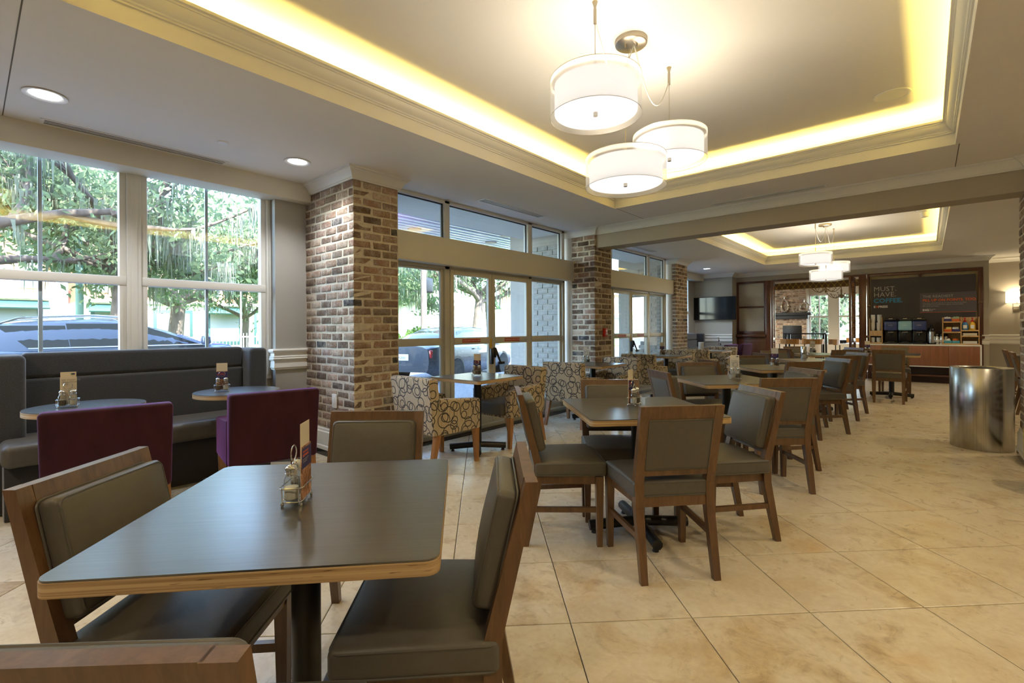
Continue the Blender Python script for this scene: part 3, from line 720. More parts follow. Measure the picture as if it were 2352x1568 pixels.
# ---------------------------------------------------------------- pendant clusters
def pendant_cluster(label, cx, cy_, shades, zc=3.0, det=True):
    """shades: (x, y, z_bottom, height, diameter) relative to world"""
    t = thing('pendant_cluster', label, 'pendant light', (cx, cy_, zc), 0, 'three-drum pendant clusters in the coffers')
    G().lathe([(0.0, -0.032), (0.088, -0.032), (0.096, -0.026), (0.098, -0.004), (0.098, 0)], 40).obj('canopy', M_['nickel'], t, 40)
    for k, (x, y, zb, h, D) in enumerate(shades):
        X, Y, Z = x - cx, y - cy_, zb - zc
        r = D / 2; zt = Z + h
        s = G().lathe([(r, Z), (r, zt)], 56, caps=False).obj('sheer_drum', M_['sheer'], t, 40)
        g = G()
        for zz in (Z, zt): g.tube([(r * math.cos(2 * PI * i / 56) + 0, r * math.sin(2 * PI * i / 56), zz) for i in range(56)], 0.0014, 4, True)
        g.obj('wire_rim', M_['nickel'], s)
        ri = r * 0.91; zi0, zi1 = Z + 0.022, zt - 0.034
        G().lathe([(ri, zi0), (ri, zi1)], 56, caps=False).obj('inner_shade', M_['shade'], s, 40)
        G().lathe([(0.0, zi0 + 0.002), (ri - 0.004, zi0 + 0.002)], 56).obj('diffuser', M_['diffuser'], s, 40)
        G().lathe([(0.0, zi0 - 0.018), (0.012, zi0 - 0.018), (0.012, zi0 + 0.002)], 16).obj('finial', M_['nickel'], s, 40)
        pl_ = bpy.data.lights.new('pendant_lamp', 'POINT'); pl_.energy = 11; pl_.color = (1.0, 0.86, 0.64); pl_.shadow_soft_size = 0.06
        po_ = bpy.data.objects.new('pendant_lamp', pl_); COL.objects.link(po_); po_.location = (x, y, zb + h * 0.55)
        s.location = (X, Y, 0)
        g = G(); g.tube([(X, Y, zt - 0.04), (X, Y, zt + 0.075)], 0.0065, 8); g.tube([(X, Y, zt + 0.075), (X, Y, zt + 0.09)], 0.009, 8)
        hook = (k != 1)
        g.tube([(X, Y, zt + 0.08), (X if hook else X * 0.3, Y if hook else Y * 0.3, -0.11 if hook else -0.03)], 0.0022, 6)
        g.obj('stem', M_['nickel'], t)
        if hook:
            g = G(); g.lathe([(0.0, -0.12), (0.009, -0.12), (0.009, -0.045), (0.007, -0.03), (0.016, 0)], 12, (X, Y, 0)); g.obj('ceiling_hook', M_['nickel'], t)
            P = []
            n = 14
            for i in range(n + 1):
                u = i / n; sag = 0.28 * math.sin(PI * u) * (1 - 0.2 * u)
                P.append((X * (1 - u) * 1.0 + 0.02 * u, Y * (1 - u), -0.10 * (1 - u) - 0.035 * u - sag))
            G().tube(P, 0.004, 6).obj('cord', M_['white'], t)
        g = G(); g.tube([(0.04 * math.cos(k * 2.1), 0.04 * math.sin(k * 2.1), -0.03), (0.04 * math.cos(k * 2.1), 0.04 * math.sin(k * 2.1), -0.055)], 0.005, 8); g.obj('cable_gland', M_['nickel'], t)
    return t
pendant_cluster('large three-drum pendant hanging in the near coffer', -1.375, 2.715,
                [(-1.36, 2.265, 2.372, 0.205, 0.49), (-1.447, 2.77, 2.117, 0.19, 0.50), (-1.325, 3.17, 2.355, 0.185, 0.485)])
pendant_cluster('distant three-drum pendant in the far coffer', -1.33, 9.82,
                [(-1.42, 9.45, 2.265, 0.20, 0.485), (-1.34, 9.95, 2.03, 0.19, 0.50), (-1.27, 10.35, 2.20, 0.185, 0.485)])
# ---------------------------------------------------------------- dining chair
def make_chair(label):
    """origin on the floor below the seat; the chair faces +y"""
    t = thing('dining_chair', label, 'chair', group='wooden dining chairs with grey vinyl cushions')
    o = -0.24
    def rear_y(z):     # rear face of the back posts
        P = [(0.0, 0.028), (0.34, 0.088), (0.46, 0.090), (0.85, 0.0)]
        for (a, ya), (b, yb) in zip(P, P[1:]):
            if z <= b: return ya + (yb - ya) * (z - a) / (b - a)
        return 0
    def th(z): return 0.030 + 0.016 * max(0, 1 - abs(z - 0.42) / 0.42)
    wd = M_['wood']
    for sx in (-1, 1):
        g = G(); zs = (0.0, 0.17, 0.34, 0.40, 0.46, 0.60, 0.85)
        for i in range(len(zs) - 1):
            za, zb = zs[i], zs[i + 1]
            def ring(z):
                xo = 0.200 + 0.0075 * z / 0.85; w = 0.034 + 0.010 * min(1, z / 0.4); y0 = rear_y(z) + o; y1 = y0 + th(z)
                xs_ = sorted((sx * xo, sx * (xo - w)))
                return [(xs_[0], y0, z), (xs_[1], y0, z), (xs_[1], y1, z), (xs_[0], y1, z)]
            a, b = ring(za), ring(zb)
            n0 = len(g.v)
            g.add(a + b, [(0, 1, 5, 4), (1, 2, 6, 5), (2, 3, 7, 6), (3, 0, 4, 7)] + ([(0, 3, 2, 1)] if i == 0 else []) + ([(4, 5, 6, 7)] if i == len(zs) - 2 else []))
        g.obj('leg', wd, t, 25)
        g = G(); x0 = sx * 0.212
        def fr(z, w): return [(x0 - w / 2, 0.455 + o - w / 2, z), (x0 + w / 2, 0.455 + o - w / 2, z), (x0 + w / 2, 0.455 + o + w / 2, z), (x0 - w / 2, 0.455 + o + w / 2, z)]
        g.hexa(fr(0, 0.030) + fr(0.392, 0.044)); g.obj('leg', wd, t, 25)
        g = G(); ya = rear_y(0.205) + o + 0.03; xa = sx * 0.186; xb = sx * 0.210
        g.hexa([(xa - 0.010, ya, 0.19), (xa + 0.010, ya, 0.19), (xb + 0.010, 0.44 + o, 0.19), (xb - 0.010, 0.44 + o, 0.19), (xa - 0.010, ya, 0.218), (xa + 0.010, ya, 0.218), (xb + 0.010, 0.44 + o, 0.218), (xb - 0.010, 0.44 + o, 0.218)])
        g.obj('stretcher', wd, t, 25)
    def lean(p):   # local back frame: z along the posts, y forward
        return p
    # top rail and lower back rail between the posts
    def rail(z0, z1, tk, nm):
        g = G(); ya, yb = rear_y(z0) + o + 0.002, rear_y(z1) + o + 0.002; x = 0.168
        g.hexa([(-x, ya, z0), (x, ya, z0), (x, ya + tk, z0), (-x, ya + tk, z0), (-x, yb, z1), (x, yb, z1), (x, yb + tk, z1), (-x, yb + tk, z1)])
        return g.obj(nm, wd, t, 25)
    rail(0.782, 0.850, 0.030, 'top_rail'); rail(0.500, 0.528, 0.030, 'back_rail')
    # padded back: front cushion and flush rear panel, leaning with the posts
    z0, z1 = 0.525, 0.790; ang = math.atan2(rear_y(z0) - rear_y(z1), z1 - z0); zm = (z0 + z1) / 2; ym = rear_y(zm) + o
    T = Matrix.Translation((0, ym, zm)) @ Matrix.Rotation(ang, 4, 'X')
    def puff(w, h):
        bx = max(0, 1 - (w[0] / h[0]) ** 2); bz = max(0, 1 - (w[2] / h[2]) ** 2)
        return (w[0], w[1] + (0.012 * bx * bz if w[1] > 0 else 0), w[2])
    def loop(hx, hz, y, r):
        P = []
        for (cx, cz, a0) in ((hx - r, hz - r, 0), (-hx + r, hz - r, 90), (-hx + r, -hz + r, 180), (hx - r, -hz + r, 270)):
            for k in range(5):
                a = math.radians(a0 + 22.5 * k); P.append((cx + r * math.cos(a), y, cz + r * math.sin(a)))
        return P
    bk = G().rbox(-0.178, 0.178, 0.030, 0.088, -0.150, 0.148, 0.018, 2, 3, puff).xf(T).obj('backrest', M_['vinyl'], t, 50)
    g = G(); g.tube(loop(0.178, 0.149, 0.036, 0.02), 0.0035, 6, True); g.tube(loop(0.170, 0.141, 0.085, 0.02), 0.0035, 6, True); g.xf(T); g.obj('piping', M_['pipe'], bk)
    bp = G().rbox(-0.162, 0.162, -0.001, 0.026, -0.130, 0.130, 0.004, 1).xf(T).obj('back_panel', M_['vinyl'], t, 40)
    g = G(); g.tube(loop(0.160, 0.128, -0.001, 0.006), 0.003, 5, True); g.xf(T); g.obj('piping', M_['pipe'], bp)
    # seat frame and seat cushion (wider in front)
    def taper(w, h):
        f = 0.93 + 0.07 * (w[1] / h[1] * 0.5 + 0.5); bx = max(0, 1 - (w[0] / h[0]) ** 2); by = max(0, 1 - (w[1] / h[1]) ** 2)
        return (w[0] * f, w[1], w[2] + (0.020 * bx * by if w[2] > 0 else 0))
    g = G(); xr, xf_ = 0.185, 0.215
    for sx in (-1, 1):
        a, b = sx * 0.172, sx * 0.198
        g.hexa([(a - 0.011, 0.12 + o, 0.345), (a + 0.011, 0.12 + o, 0.345), (b + 0.011, 0.455 + o, 0.345), (b - 0.011, 0.455 + o, 0.345), (a - 0.011, 0.12 + o, 0.394), (a + 0.011, 0.12 + o, 0.394), (b + 0.011, 0.455 + o, 0.394), (b - 0.011, 0.455 + o, 0.394)])
    g.box(-0.19, 0.19, 0.444 + o, 0.470 + o, 0.345, 0.394); g.box(-0.165, 0.165, 0.096 + o, 0.124 + o, 0.345, 0.394)
    g.obj('seat_frame', wd, t, 25)
    st = G().rbox(-0.228, 0.228, 0.092 + o, 0.500 + o, 0.392, 0.470, 0.018, 2, 4, taper).obj('seat', M_['vinyl'], t, 50)
    g = G(); P = []
    hx, hy, r = 0.226, 0.202, 0.03
    for zz in (0.398, 0.461):
        P = []
        for (cx, cy2, a0) in ((hx - r, hy - r, 0), (-hx + r, hy - r, 90), (-hx + r, -hy + r, 180), (hx - r, -hy + r, 270)):
            for k in range(5):
                a = math.radians(a0 + 22.5 * k); x, y = cx + r * math.cos(a), cy2 + r * math.sin(a)
                P.append((x * (0.93 + 0.07 * (y / 0.204 * 0.5 + 0.5)) , y + 0.296 + o, zz))
        g.tube(P, 0.0033, 5, True)
    g.obj('piping', M_['pipe'], st)
    return t
CH = None
def chair(mx, my, face, label):
    """(mx, my): middle of the back's top edge; face: heading in degrees"""
    global CH
    f = math.radians(face); loc = (mx + 0.24 * math.cos(f), my + 0.24 * math.sin(f), 0); rz = f - PI / 2
    if CH is None:
        CH = make_chair(label); CH.location = loc; CH.rotation_euler = (0, 0, rz); return CH
    return dup(CH, label, loc, rz)
# ---------------------------------------------------------------- square and round tables
def rounded(hx, hy, r, n=4):
    P = []
    for (cx, cy2, a0) in ((hx - r, hy - r, 0), (-hx + r, hy - r, 90), (-hx + r, -hy + r, 180), (hx - r, -hy + r, 270)):
        for k in range(n + 1):
            a = math.radians(a0 + 90 * k / n); P.append((cx + r * math.cos(a), cy2 + r * math.sin(a)))
    return P
def make_table(label, half, armang, round_=False, group=None, armlen=0.30):
    t = thing('round_table' if round_ else 'square_table', label, 'table', group=group)
    P = [(half * math.cos(2 * PI * k / 48), half * math.sin(2 * PI * k / 48)) for k in range(48)] if round_ else rounded(half, half, 0.03, 5)
    P2 = [(x * (1 - 0.0015 / half), y * (1 - 0.0015 / half)) for (x, y) in P]
    tp = G().prism(P2, 2, 0.7405, 0.745).obj('tabletop', M_['laminate'], t, 30)
    G().prism(P, 2, 0.711, 0.7405).obj('edge_band', M_['ply'], tp, 30)
    c = G(); c.lathe([(0.038, 0.07), (0.038, 0.70)], 20); c.lathe([(0.0, 0.696), (0.11, 0.70), (0.11, 0.711)], 20); c.obj('column', M_['black'], t, 40)
    for k in range(4):
        a = math.radians(armang + 90 * k); g = G(); d = Vector((math.cos(a), math.sin(a), 0))
        g.tube([d * 0.02 + Vector((0, 0, 0.062)), d * armlen + Vector((0, 0, 0.045))], 0.030, 10)
        fo = g.obj('base_arm', M_['black'], t, 40)
        q = d * (armlen - 0.03); G().lathe([(0.012, 0.02), (0.018, 0.004), (0.018, 0.0)], 10, (q.x, q.y, 0)).obj('glide', M_['rubber'], fo, 40)
    return t
TB = make_table('square charcoal table nearest the camera with plywood edge', 0.385, 0, group='square charcoal laminate tables')
TB.location = (-1.305, 0.62, 0); TB.rotation_euler = (0, 0, math.radians(47.3))
def table(x, y, rz, label): return dup(TB, label, (x, y, 0), math.radians(rz))
table(-1.318, 2.66, 46, 'square charcoal table second from the camera, four chairs around it')
table(-1.39, 4.58, 46, 'square charcoal table third from the camera, in mid room')
table(-1.38, 6.32, 45, 'square charcoal table fourth from the camera, with photo menu card')
table(-1.25, 7.95, 45, 'square charcoal table fifth from the camera, with silver shaker')
table(-1.45, 9.80, 45, 'square charcoal table farthest along the middle row, glaring with daylight')
table(-0.47, 10.52, 0, 'square charcoal table just before the coffee counter')
T1 = make_table('small square table between the first two ring-patterned armchairs', 0.335, 45, group='small square tables along the glass doors', armlen=0.28)
T1.location = (-3.41, 3.38, 0); T1.rotation_euler = (0, 0, math.radians(1))
for (x, y, lb) in ((-3.38, 5.52, 'small square table in front of the second brick pillar'), (-3.40, 7.95, 'small square table by the second glass doors'),
                   (-3.38, 10.10, 'farthest small square table near the third brick pillar')):
    dup(T1, lb, (x, y, 0), 0)
RT = make_table('left round table in front of the charcoal banquette', 0.30, 45, True, 'round tables along the banquettes', 0.24)
RT.location = (-4.05, 0.51, 0)
dup(RT, 'right round table in front of the charcoal banquette', (-4.10, 1.41, 0), 0.2)
dup(RT, 'far round table below the black television', (-4.02, 12.75, 0), 0.2)
dup(RT, 'round table beside the far dark banquette end', (-4.02, 11.75, 0), 0.4)
# ---------------------------------------------------------------- dining chairs
chair(-1.767, 0.209, 41.9, 'grey-cushioned wooden chair at the left edge of the nearest table')
chair(-0.732, 0.055, 133.5, 'chair seen only as a wooden top rail at the bottom left corner')
chair(-0.851, 1.055, 223.5, 'chair at the right of the nearest table, its back edge-on')
chair(-1.895, 1.243, 311.5, 'chair on the far side of the nearest table, below the brick pillar')
chair(-0.867, 2.222, 137.8, 'chair with its back squarely to us at the second table')
chair(-0.757, 3.205, 226.7, 'chair turned away right of the second table, grey back cushion showing')
chair(-1.740, 3.060, 309, 'chair behind the second table facing us')
chair(-1.865, 2.170, 43.5, 'side-on chair left of the second table with its whole seat visible')
chair(-1.76, 3.91, 48, 'chair left of the third table, seen from behind')
chair(-1.88, 5.12, 318, 'chair behind the third table facing us')
chair(-0.745, 3.910, 132, 'chair with its back to us at the third table')
chair(-0.80, 4.91, 226, 'chair right of the third table, only its top rail and cushion showing')
chair(-0.971, 5.868, 135, 'chair with a bright lit top rail at the fourth table')
chair(-0.77, 6.75, 222, 'chair right of the fourth table with cushion turned to us')
chair(-1.782, 6.765, 311, 'chair behind the fourth table facing us')
chair(-1.898, 5.548, 48, 'chair left of the fourth table, mostly hidden behind another')
chair(-0.781, 7.411, 134.3, 'chair with its back to us at the fifth table')
chair(-0.74, 8.46, 225, 'chair right of the fifth table, a bluish lit top')
chair(-1.842, 8.380, 315, 'chair behind the fifth table facing us')
chair(-1.801, 7.450, 45, 'chair left of the fifth table, seen from behind')
chair(-0.98, 9.22, 130, 'chair with its back to us at the farthest middle table')
chair(-1.90, 9.24, 50, 'chair left of the farthest middle table, seen from behind')
chair(-1.92, 10.40, 310, 'chair behind the farthest middle table facing us')
chair(-0.96, 10.34, 228, 'chair right of the farthest middle table')
chair(-0.466, 9.570, 91, 'lone-looking chair with its back to us before the coffee counter')
chair(-0.455, 11.40, 271, 'chair beyond the coffee side table, its seat sides peeking out')
# row of chairs at the right edge, facing away to the right
for (x, y, lb) in ((0.90, 7.75, 'nearest of the chairs behind the steel bin'), (0.90, 8.70, 'second of the chairs behind the steel bin'),
                   (0.88, 9.65, 'third of the chairs behind the steel bin'), (0.88, 10.5, 'farthest of the chairs behind the steel bin')):
    chair(x, y, 0, lb)
table(1.55, 8.2, 0, 'square table behind the right brick pillar, nearer one')
table(1.55, 10.1, 0, 'square table behind the right brick pillar, farther one')
# ---------------------------------------------------------------- armchairs
def make_armchair(label, fab, group):
    t = thing('armchair', label, 'armchair', group=group)
    W = 0.285
    def lean(w, h): return (w[0] * (1 - 0.012 * (1 - w[2] / h[2])), w[1] - 0.035 * (w[2] / h[2] + 1) / 2 * 1.6, w[2])
    bk = G().rbox(-W, W, -0.235, -0.130, 0.308, 0.800, 0.022, 2, 1, lean).obj('backrest', fab, t, 50)
    for sx in (-1, 1):
        a, b = sorted((sx * W, sx * (W - 0.085)))
        def arm(w, h): return (w[0], w[1], w[2] + (-0.020 * (w[1] / h[1]) if w[2] > 0 else 0))
        G().rbox(a + 0.001, b - 0.001, -0.165, 0.305, 0.308, 0.602, 0.016, 2, 1, arm).obj('arm', fab, t, 50)
    def puff(w, h): return (w[0], w[1], w[2] + (0.02 * max(0, 1 - (w[0] / h[0]) ** 2) * max(0, 1 - (w[1] / h[1]) ** 2) if w[2] > 0 else 0))
    st = G().rbox(-W + 0.087, W - 0.087, -0.14, 0.345, 0.330, 0.455, 0.02, 2, 3, puff).obj('seat', M_['vinyl'], t, 50)
    G().rbox(-W + 0.06, W - 0.06, -0.15, 0.325, 0.312, 0.335, 0.005).obj('seat_base', fab, t, 40)
    for (x, y, sx, sy) in ((-1, -1, -0.01, -0.075), (1, -1, 0.01, -0.075), (-1, 1, 0, 0.012), (1, 1, 0, 0.012)):
        px = x * (W - 0.035); py = -0.175 if y < 0 else 0.272
        g = G(); q = 0.026
        g.hexa([(px + sx - 0.016, py + sy - 0.016, 0), (px + sx + 0.016, py + sy - 0.016, 0), (px + sx + 0.016, py + sy + 0.016, 0), (px + sx - 0.016, py + sy + 0.016, 0),
                (px - q, py - q, 0.315), (px + q, py - q, 0.315), (px + q, py + q, 0.315), (px - q, py + q, 0.315)])
        g.obj('leg', M_['armwood'], t, 25)
    return t
AR = make_armchair('nearest ring-patterned armchair, back to us, by the first brick pillar', M_['rings'], 'ring-patterned armchairs along the glass doors')
def arm(o, x, y, face, label):
    """(x, y): middle of the back's rear top edge"""
    f = math.radians(face); loc = (x + 0.29 * math.cos(f), y + 0.29 * math.sin(f), 0)
    if label is None: o.location = loc; o.rotation_euler = (0, 0, f - PI / 2); return o
    return dup(o, label, loc, f - PI / 2)
arm(AR, -3.405, 2.53, 89, None)
arm(AR, -3.43, 4.21, 268, 'ring-patterned armchair facing us across the first small table')
arm(AR, -3.39, 4.80, 93, 'ring-patterned armchair back to us at the second small table')
arm(AR, -3.31, 6.23, 270, 'ring-patterned armchair facing us beside the second brick pillar')
arm(AR, -3.50, 7.05, 93, 'ring-patterned armchair back to us at the third small table')
arm(AR, -3.52, 8.88, 270, 'ring-patterned armchair facing us at the third small table')
arm(AR, -3.42, 9.26, 90, 'ring-patterned armchair back to us at the farthest small table')
arm(AR, -3.36, 10.92, 268, 'farthest ring-patterned armchair, facing us')
PU = make_armchair('left plum velvet armchair, back to us, behind the nearest table', M_['velvet'], 'plum velvet armchairs')
arm(PU, -3.36, 0.515, 171, None)
arm(PU, -3.345, 1.395, 170, 'right plum velvet armchair, back to us, next to the brick pillar')
arm(PU, -3.55, 12.25, 172, 'far plum armchair left of its twin below the mahogany screen')
arm(PU, -3.42, 13.02, 172, 'far plum armchair tucked closest to the mahogany screen')
# ---------------------------------------------------------------- banquette
def banquette(label, y0, y1, X=-4.925):
    t = thing('banquette', label, 'bench', (X, (y0 + y1) / 2, 0)); L = (y1 - y0) / 2
    w = 0.15
    G().rbox(0, 0.33, -L, -L + w + 0.01, 0.0, 1.058, 0.035, 3, 1).obj('end_wing', M_['bench'], t, 50)
    G().rbox(0, 0.33, L - w, L, 0.0, 1.058, 0.035, 3, 1).obj('end_wing', M_['bench'], t, 50)
    G().rbox(0.0, 0.155, -L + w - 0.004, L - w + 0.004, 0.885, 1.068, 0.03, 3, 2).obj('backrest', M_['bench'], t, 50)
    G().rbox(0.0, 0.162, -L + w - 0.004, L - w + 0.004, 0.42, 0.885, 0.025, 3, 2).obj('backrest', M_['bench'], t, 50)
    def roll(q, h): return q
    G().rbox(0.12, 0.61, -L + w * 0.2, L - w * 0.2, 0.355, 0.505, 0.045, 3, 2).obj('seat', M_['vinyl'], t, 50)
    G().rbox(0.02, 0.50, -L + w * 0.3, L - w * 0.3, 0.0, 0.36, 0.01).obj('base', M_['bench'], t, 40)
    return t
banquette('charcoal upholstered banquette with grey seat under the tall window', 0.11, 1.835)
banquette('dark banquette end seen past the third brick pillar', 11.2, 13.35)
# ---------------------------------------------------------------- table-top caddies
BLUE = simple('indigo_print', (0.035, 0.03, 0.14), 0.5); ORANGE = simple('orange_print', (0.75, 0.13, 0.03), 0.5)
def photo_print():
    m, nt, b, _ = base('photo_print'); setb(b, 0.45)
    n = noise(nt, coords(nt, 'Object', (1, 1, 0.6)), 42, 4, 0.6, 1.5)
    nt.links.new(ramp(nt, n, [(0.30, (0.02, 0.012, 0.01)), (0.45, (0.26, 0.10, 0.045)), (0.56, (0.52, 0.27, 0.15)), (0.66, (0.62, 0.52, 0.45)), (0.8, (0.10, 0.09, 0.08))]), b.inputs['Base Color']); return m
PHOTO = photo_print()
GREEN = simple('green_print', (0.13, 0.30, 0.03), 0.5)
def make_rack(label):
    t = thing('condiment_caddy', label, 'caddy', group='wire condiment caddies on the tables')
    hx, hy = 0.056, 0.030; r = 0.0017
    def loop(z, hx=hx, hy=hy, c=0.014): return [(x, y, z) for (x, y) in rounded(hx, hy, c, 3)]
    g = G(); g.tube(loop(0.050), r, 6, True); g.tube(loop(0.012, hx * 0.92, hy * 0.9), r, 6, True)
    for sx in (-1, 1):
        for sy in (-1, 1): g.tube([(sx * hx * 0.93, sy * hy * 0.72, 0.05), (sx * hx * 0.90, sy * hy * 0.70, 0.012)], r, 6)
    for k in (-0.5, 0, 0.5): g.tube([(k * hx, -hy * 0.9, 0.012), (k * hx, hy * 0.9, 0.012)], r, 6)
    g.obj('wire_rack', M_['chrome'], t)
    g = G(); g.tube([(0, 0.008, 0.012), (0, 0.008, 0.112)], r, 6)
    g.tube([(0.021 * math.cos(2 * PI * k / 20), 0.008, 0.133 + 0.021 * math.sin(2 * PI * k / 20)) for k in range(20)], r * 1.1, 6, True); g.obj('ring_handle', M_['chrome'], t)
    for sx in (-1, 1):
        for sy in (-1, 1): G().lathe([(0.0, 0.0), (0.0035, 0.001), (0.005, 0.005), (0.0035, 0.009), (0.0, 0.011)], 10, (sx * 0.044, sy * 0.024, 0)).obj('ball_foot', M_['chrome'], t)
    return t
def make_shaker(label, name, fill):
    t = thing(name, label, 'shaker', group='glass salt and pepper shakers')
    G().lathe([(0.0, 0.0), (0.018, 0.0), (0.0205, 0.004), (0.0205, 0.045), (0.019, 0.055), (0.0145, 0.064), (0.0135, 0.068)], 12).obj('jar', M_['jar'], t, 40)
    G().lathe([(0.0, 0.003), (0.0175, 0.003), (0.0185, 0.006), (0.0185, 0.034), (0.0, 0.037)], 12).obj('contents', M_[fill], t, 40)
    G().lathe([(0.0150, 0.066), (0.0158, 0.067), (0.0158, 0.072), (0.0148, 0.073), (0.0158, 0.075), (0.0158, 0.080), (0.0165, 0.083), (0.013, 0.090), (0.006, 0.094), (0.0, 0.095)], 16).obj('lid', M_['chrome'], t, 40)
    return t
def make_card(label, photo=True):
    t = thing('menu_card', label, 'menu card', group='upright cards in the condiment caddies')
    w = 0.037
    G().box(-w, w, 0.0, 0.0012, 0.0, 0.205).obj('card', M_['card'], t, 0)
    if photo:
        g = G().box(-w - 0.002, w + 0.002, -0.0035, -0.001, 0.0, 0.142)
        lf = g.obj('leaflet', PHOTO, t, 0)
        G().box(-w - 0.002, w + 0.002, -0.0042, -0.0036, 0.082, 0.137).obj('leaflet_heading', BLUE, lf, 0)
        text('THE READIEST', 0.0075, ORANGE, lf, (-w + 0.004, -0.0044, 0.124), (PI / 2, 0, 0), extrude=0.0002)
        text('GET POINTS.', 0.0085, ORANGE, lf, (-w + 0.004, -0.0044, 0.114), (PI / 2, 0, 0), extrude=0.0002, bold=0.0003)
        text('Join today at the front desk\nand start earning points\ntowards free nights.', 0.0042, INK_G, lf, (-w + 0.004, -0.0044, 0.106), (PI / 2, 0, 0), extrude=0.0002)
    else:
        text('WE WANT TO\nHEAR FROM\nYOU.', 0.0135, INK_G, t, (-w + 0.004, -0.0012, 0.150), (PI / 2, 0, 0), extrude=0.0002)
        G().box(0.012, 0.030, -0.0014, -0.0002, 0.187, 0.196).obj('card_badge', BLUE, t, 0)
        G().box(0.012, 0.019, -0.0018, -0.0014, 0.188, 0.195).obj('card_badge', GREEN, t, 0)
        G().box(-w - 0.002, w + 0.002, 0.0013, 0.0022, 0.0, 0.172).obj('leaflet', M_['card'], t, 0)
    return t
PROT = {}
def caddy(x, y, rz, where, photo, z=0.745, swap=False):
    """rack, two shakers and a card; the four stand together but are four things"""
    a = math.radians(rz); ca, sa = math.cos(a), math.sin(a)
    def P(dx, dy, dz): return (x + dx * ca - dy * sa, y + dx * sa + dy * ca, z + dz)
    def put(key, mkr, lab, loc, rot):
        if key not in PROT: PROT[key] = o = mkr(lab); o.location = loc; o.rotation_euler = (0, 0, rot); return o
        return dup(PROT[key], lab, loc, rot)
    put('rack', make_rack, 'chrome wire condiment caddy on ' + where, P(0, 0, 0), a)
    s = -1 if swap else 1
    put('salt', lambda l: make_shaker(l, 'salt_shaker', 'salt'), 'glass salt shaker with steel lid on ' + where, P(-0.026 * s, -0.006, 0.0137), a)
    put('pepper', lambda l: make_shaker(l, 'pepper_shaker', 'pepper'), 'glass pepper shaker with steel lid on ' + where, P(0.026 * s, -0.006, 0.0137), a)
    put('card%d' % photo, lambda l: make_card(l, photo), ('blue-topped photo card on ' if photo else 'white message card on ') + where, P(0, 0.0225, 0.0137), a)
# on the near table the card turns its printed side to the right of the camera
def caddy_near():
    x, y, z = -1.325, 0.605, 0.745
    a = math.radians(47 + 90)
    ca, sa = math.cos(a), math.sin(a)
    def P(dx, dy, dz): return (x + dx * ca - dy * sa, y + dx * sa + dy * ca, z + dz)
    o = make_rack('chrome wire condiment caddy on the table nearest the camera'); PROT['rack'] = o; o.location = (x, y, z); o.rotation_euler = (0, 0, a)
    o = make_shaker('glass salt shaker with steel lid on the table nearest the camera', 'salt_shaker', 'salt'); PROT['salt'] = o; o.location = P(-0.026, 0.006, 0.0137)
    o = make_shaker('glass pepper shaker with steel lid on the table nearest the camera', 'pepper_shaker', 'pepper'); PROT['pepper'] = o; o.location = P(0.026, 0.006, 0.0137)
    o = make_card('blue-topped photo card with tall blank sheet on the table nearest the camera', True); PROT['card1'] = o; o.location = P(0, -0.0225, 0.0137); o.rotation_euler = (0, 0, a)
caddy_near()
caddy(-1.36, 2.70, 95, 'the second table', True)
caddy(-1.33, 4.64, 25, 'the third table', False)
caddy(-1.385, 6.40, 12, 'the fourth table', True)
caddy(-1.56, 10.05, 10, 'the farthest middle table', False)
caddy(-0.80, 10.50, 10, 'the coffee side table', True)
caddy(-3.46, 3.42, 30, 'the first small table', True)
caddy(-3.50, 5.55, 30, 'the second small table', False)
caddy(-3.46, 7.92, 20, 'the third small table', True)
caddy(-4.055, 0.42, 78, 'the left round table', False, swap=True)
caddy(-4.14, 1.31, 70, 'the right round table', True, swap=True)
caddy(-4.06, 12.85, 90, 'the far round table', True)
t = thing('steel_shaker', 'tall silver shaker with a small handle on the fifth table', 'shaker', (-1.375, 8.12, 0.745))
G().lathe([(0.0, 0.0), (0.036, 0.0), (0.038, 0.004), (0.038, 0.185), (0.034, 0.192), (0.0, 0.194)], 24).obj('body', M_['chrome'], t, 40)
G().tube([(0.037, 0, 0.11), (0.065, 0, 0.10), (0.065, 0, 0.05), (0.037, 0, 0.04)], 0.005, 6).obj('handle', M_['chrome'], t)
t = thing('paper_cup', 'white paper roll standing on the farthest small table', 'cup', (-3.55, 10.05, 0.745))
G().lathe([(0.0, 0), (0.048, 0), (0.05, 0.004), (0.05, 0.17), (0.047, 0.172), (0.0, 0.172)], 24).obj('cup_body', M_['white'], t, 40)
# ---------------------------------------------------------------- steel waste bin, fire alarm, outlet, yellow stand
t = thing('waste_bin', 'brushed stainless steel waste bin standing free at the right', 'bin', (0.405, 6.71, 0))
G().lathe([(0.232, 0.0), (0.235, 0.004), (0.235, 0.400)], 64, caps=False).obj('lower_shell', M_['steel'], t, 40)
G().lathe([(0.2355, 0.401), (0.2355, 0.800), (0.231, 0.806), (0.20, 0.806), (0.19, 0.800), (0.186, 0.79)], 64, caps=False).obj('upper_shell', M_['steel'], t, 40)
G().lathe([(0.0, 0.70), (0.186, 0.70), (0.186, 0.79)], 48, caps=False).obj('inner_liner', M_['rubber'], t, 40)
t = thing('fire_alarm_pull', 'red fire alarm pull station on the second brick pillar', 'fire alarm', (-3.643, 6.27, 1.155))
G().rbox(-0.004, 0.040, -0.038, 0.038, -0.062, 0.062, 0.006).obj('housing', M_['red'], t, 40)
h = G().rbox(0.041, 0.054, -0.026, 0.026, -0.04, -0.012, 0.004).obj('pull_handle', M_['white'], t, 40)
text('PULL', 0.016, M_['red'], h, (0.0545, -0.02, -0.032), ROT_E, extrude=0.0003)
text('FIRE', 0.022, INK_W, t, (0.0405, -0.024, 0.022), ROT_E, extrude=0.0003)
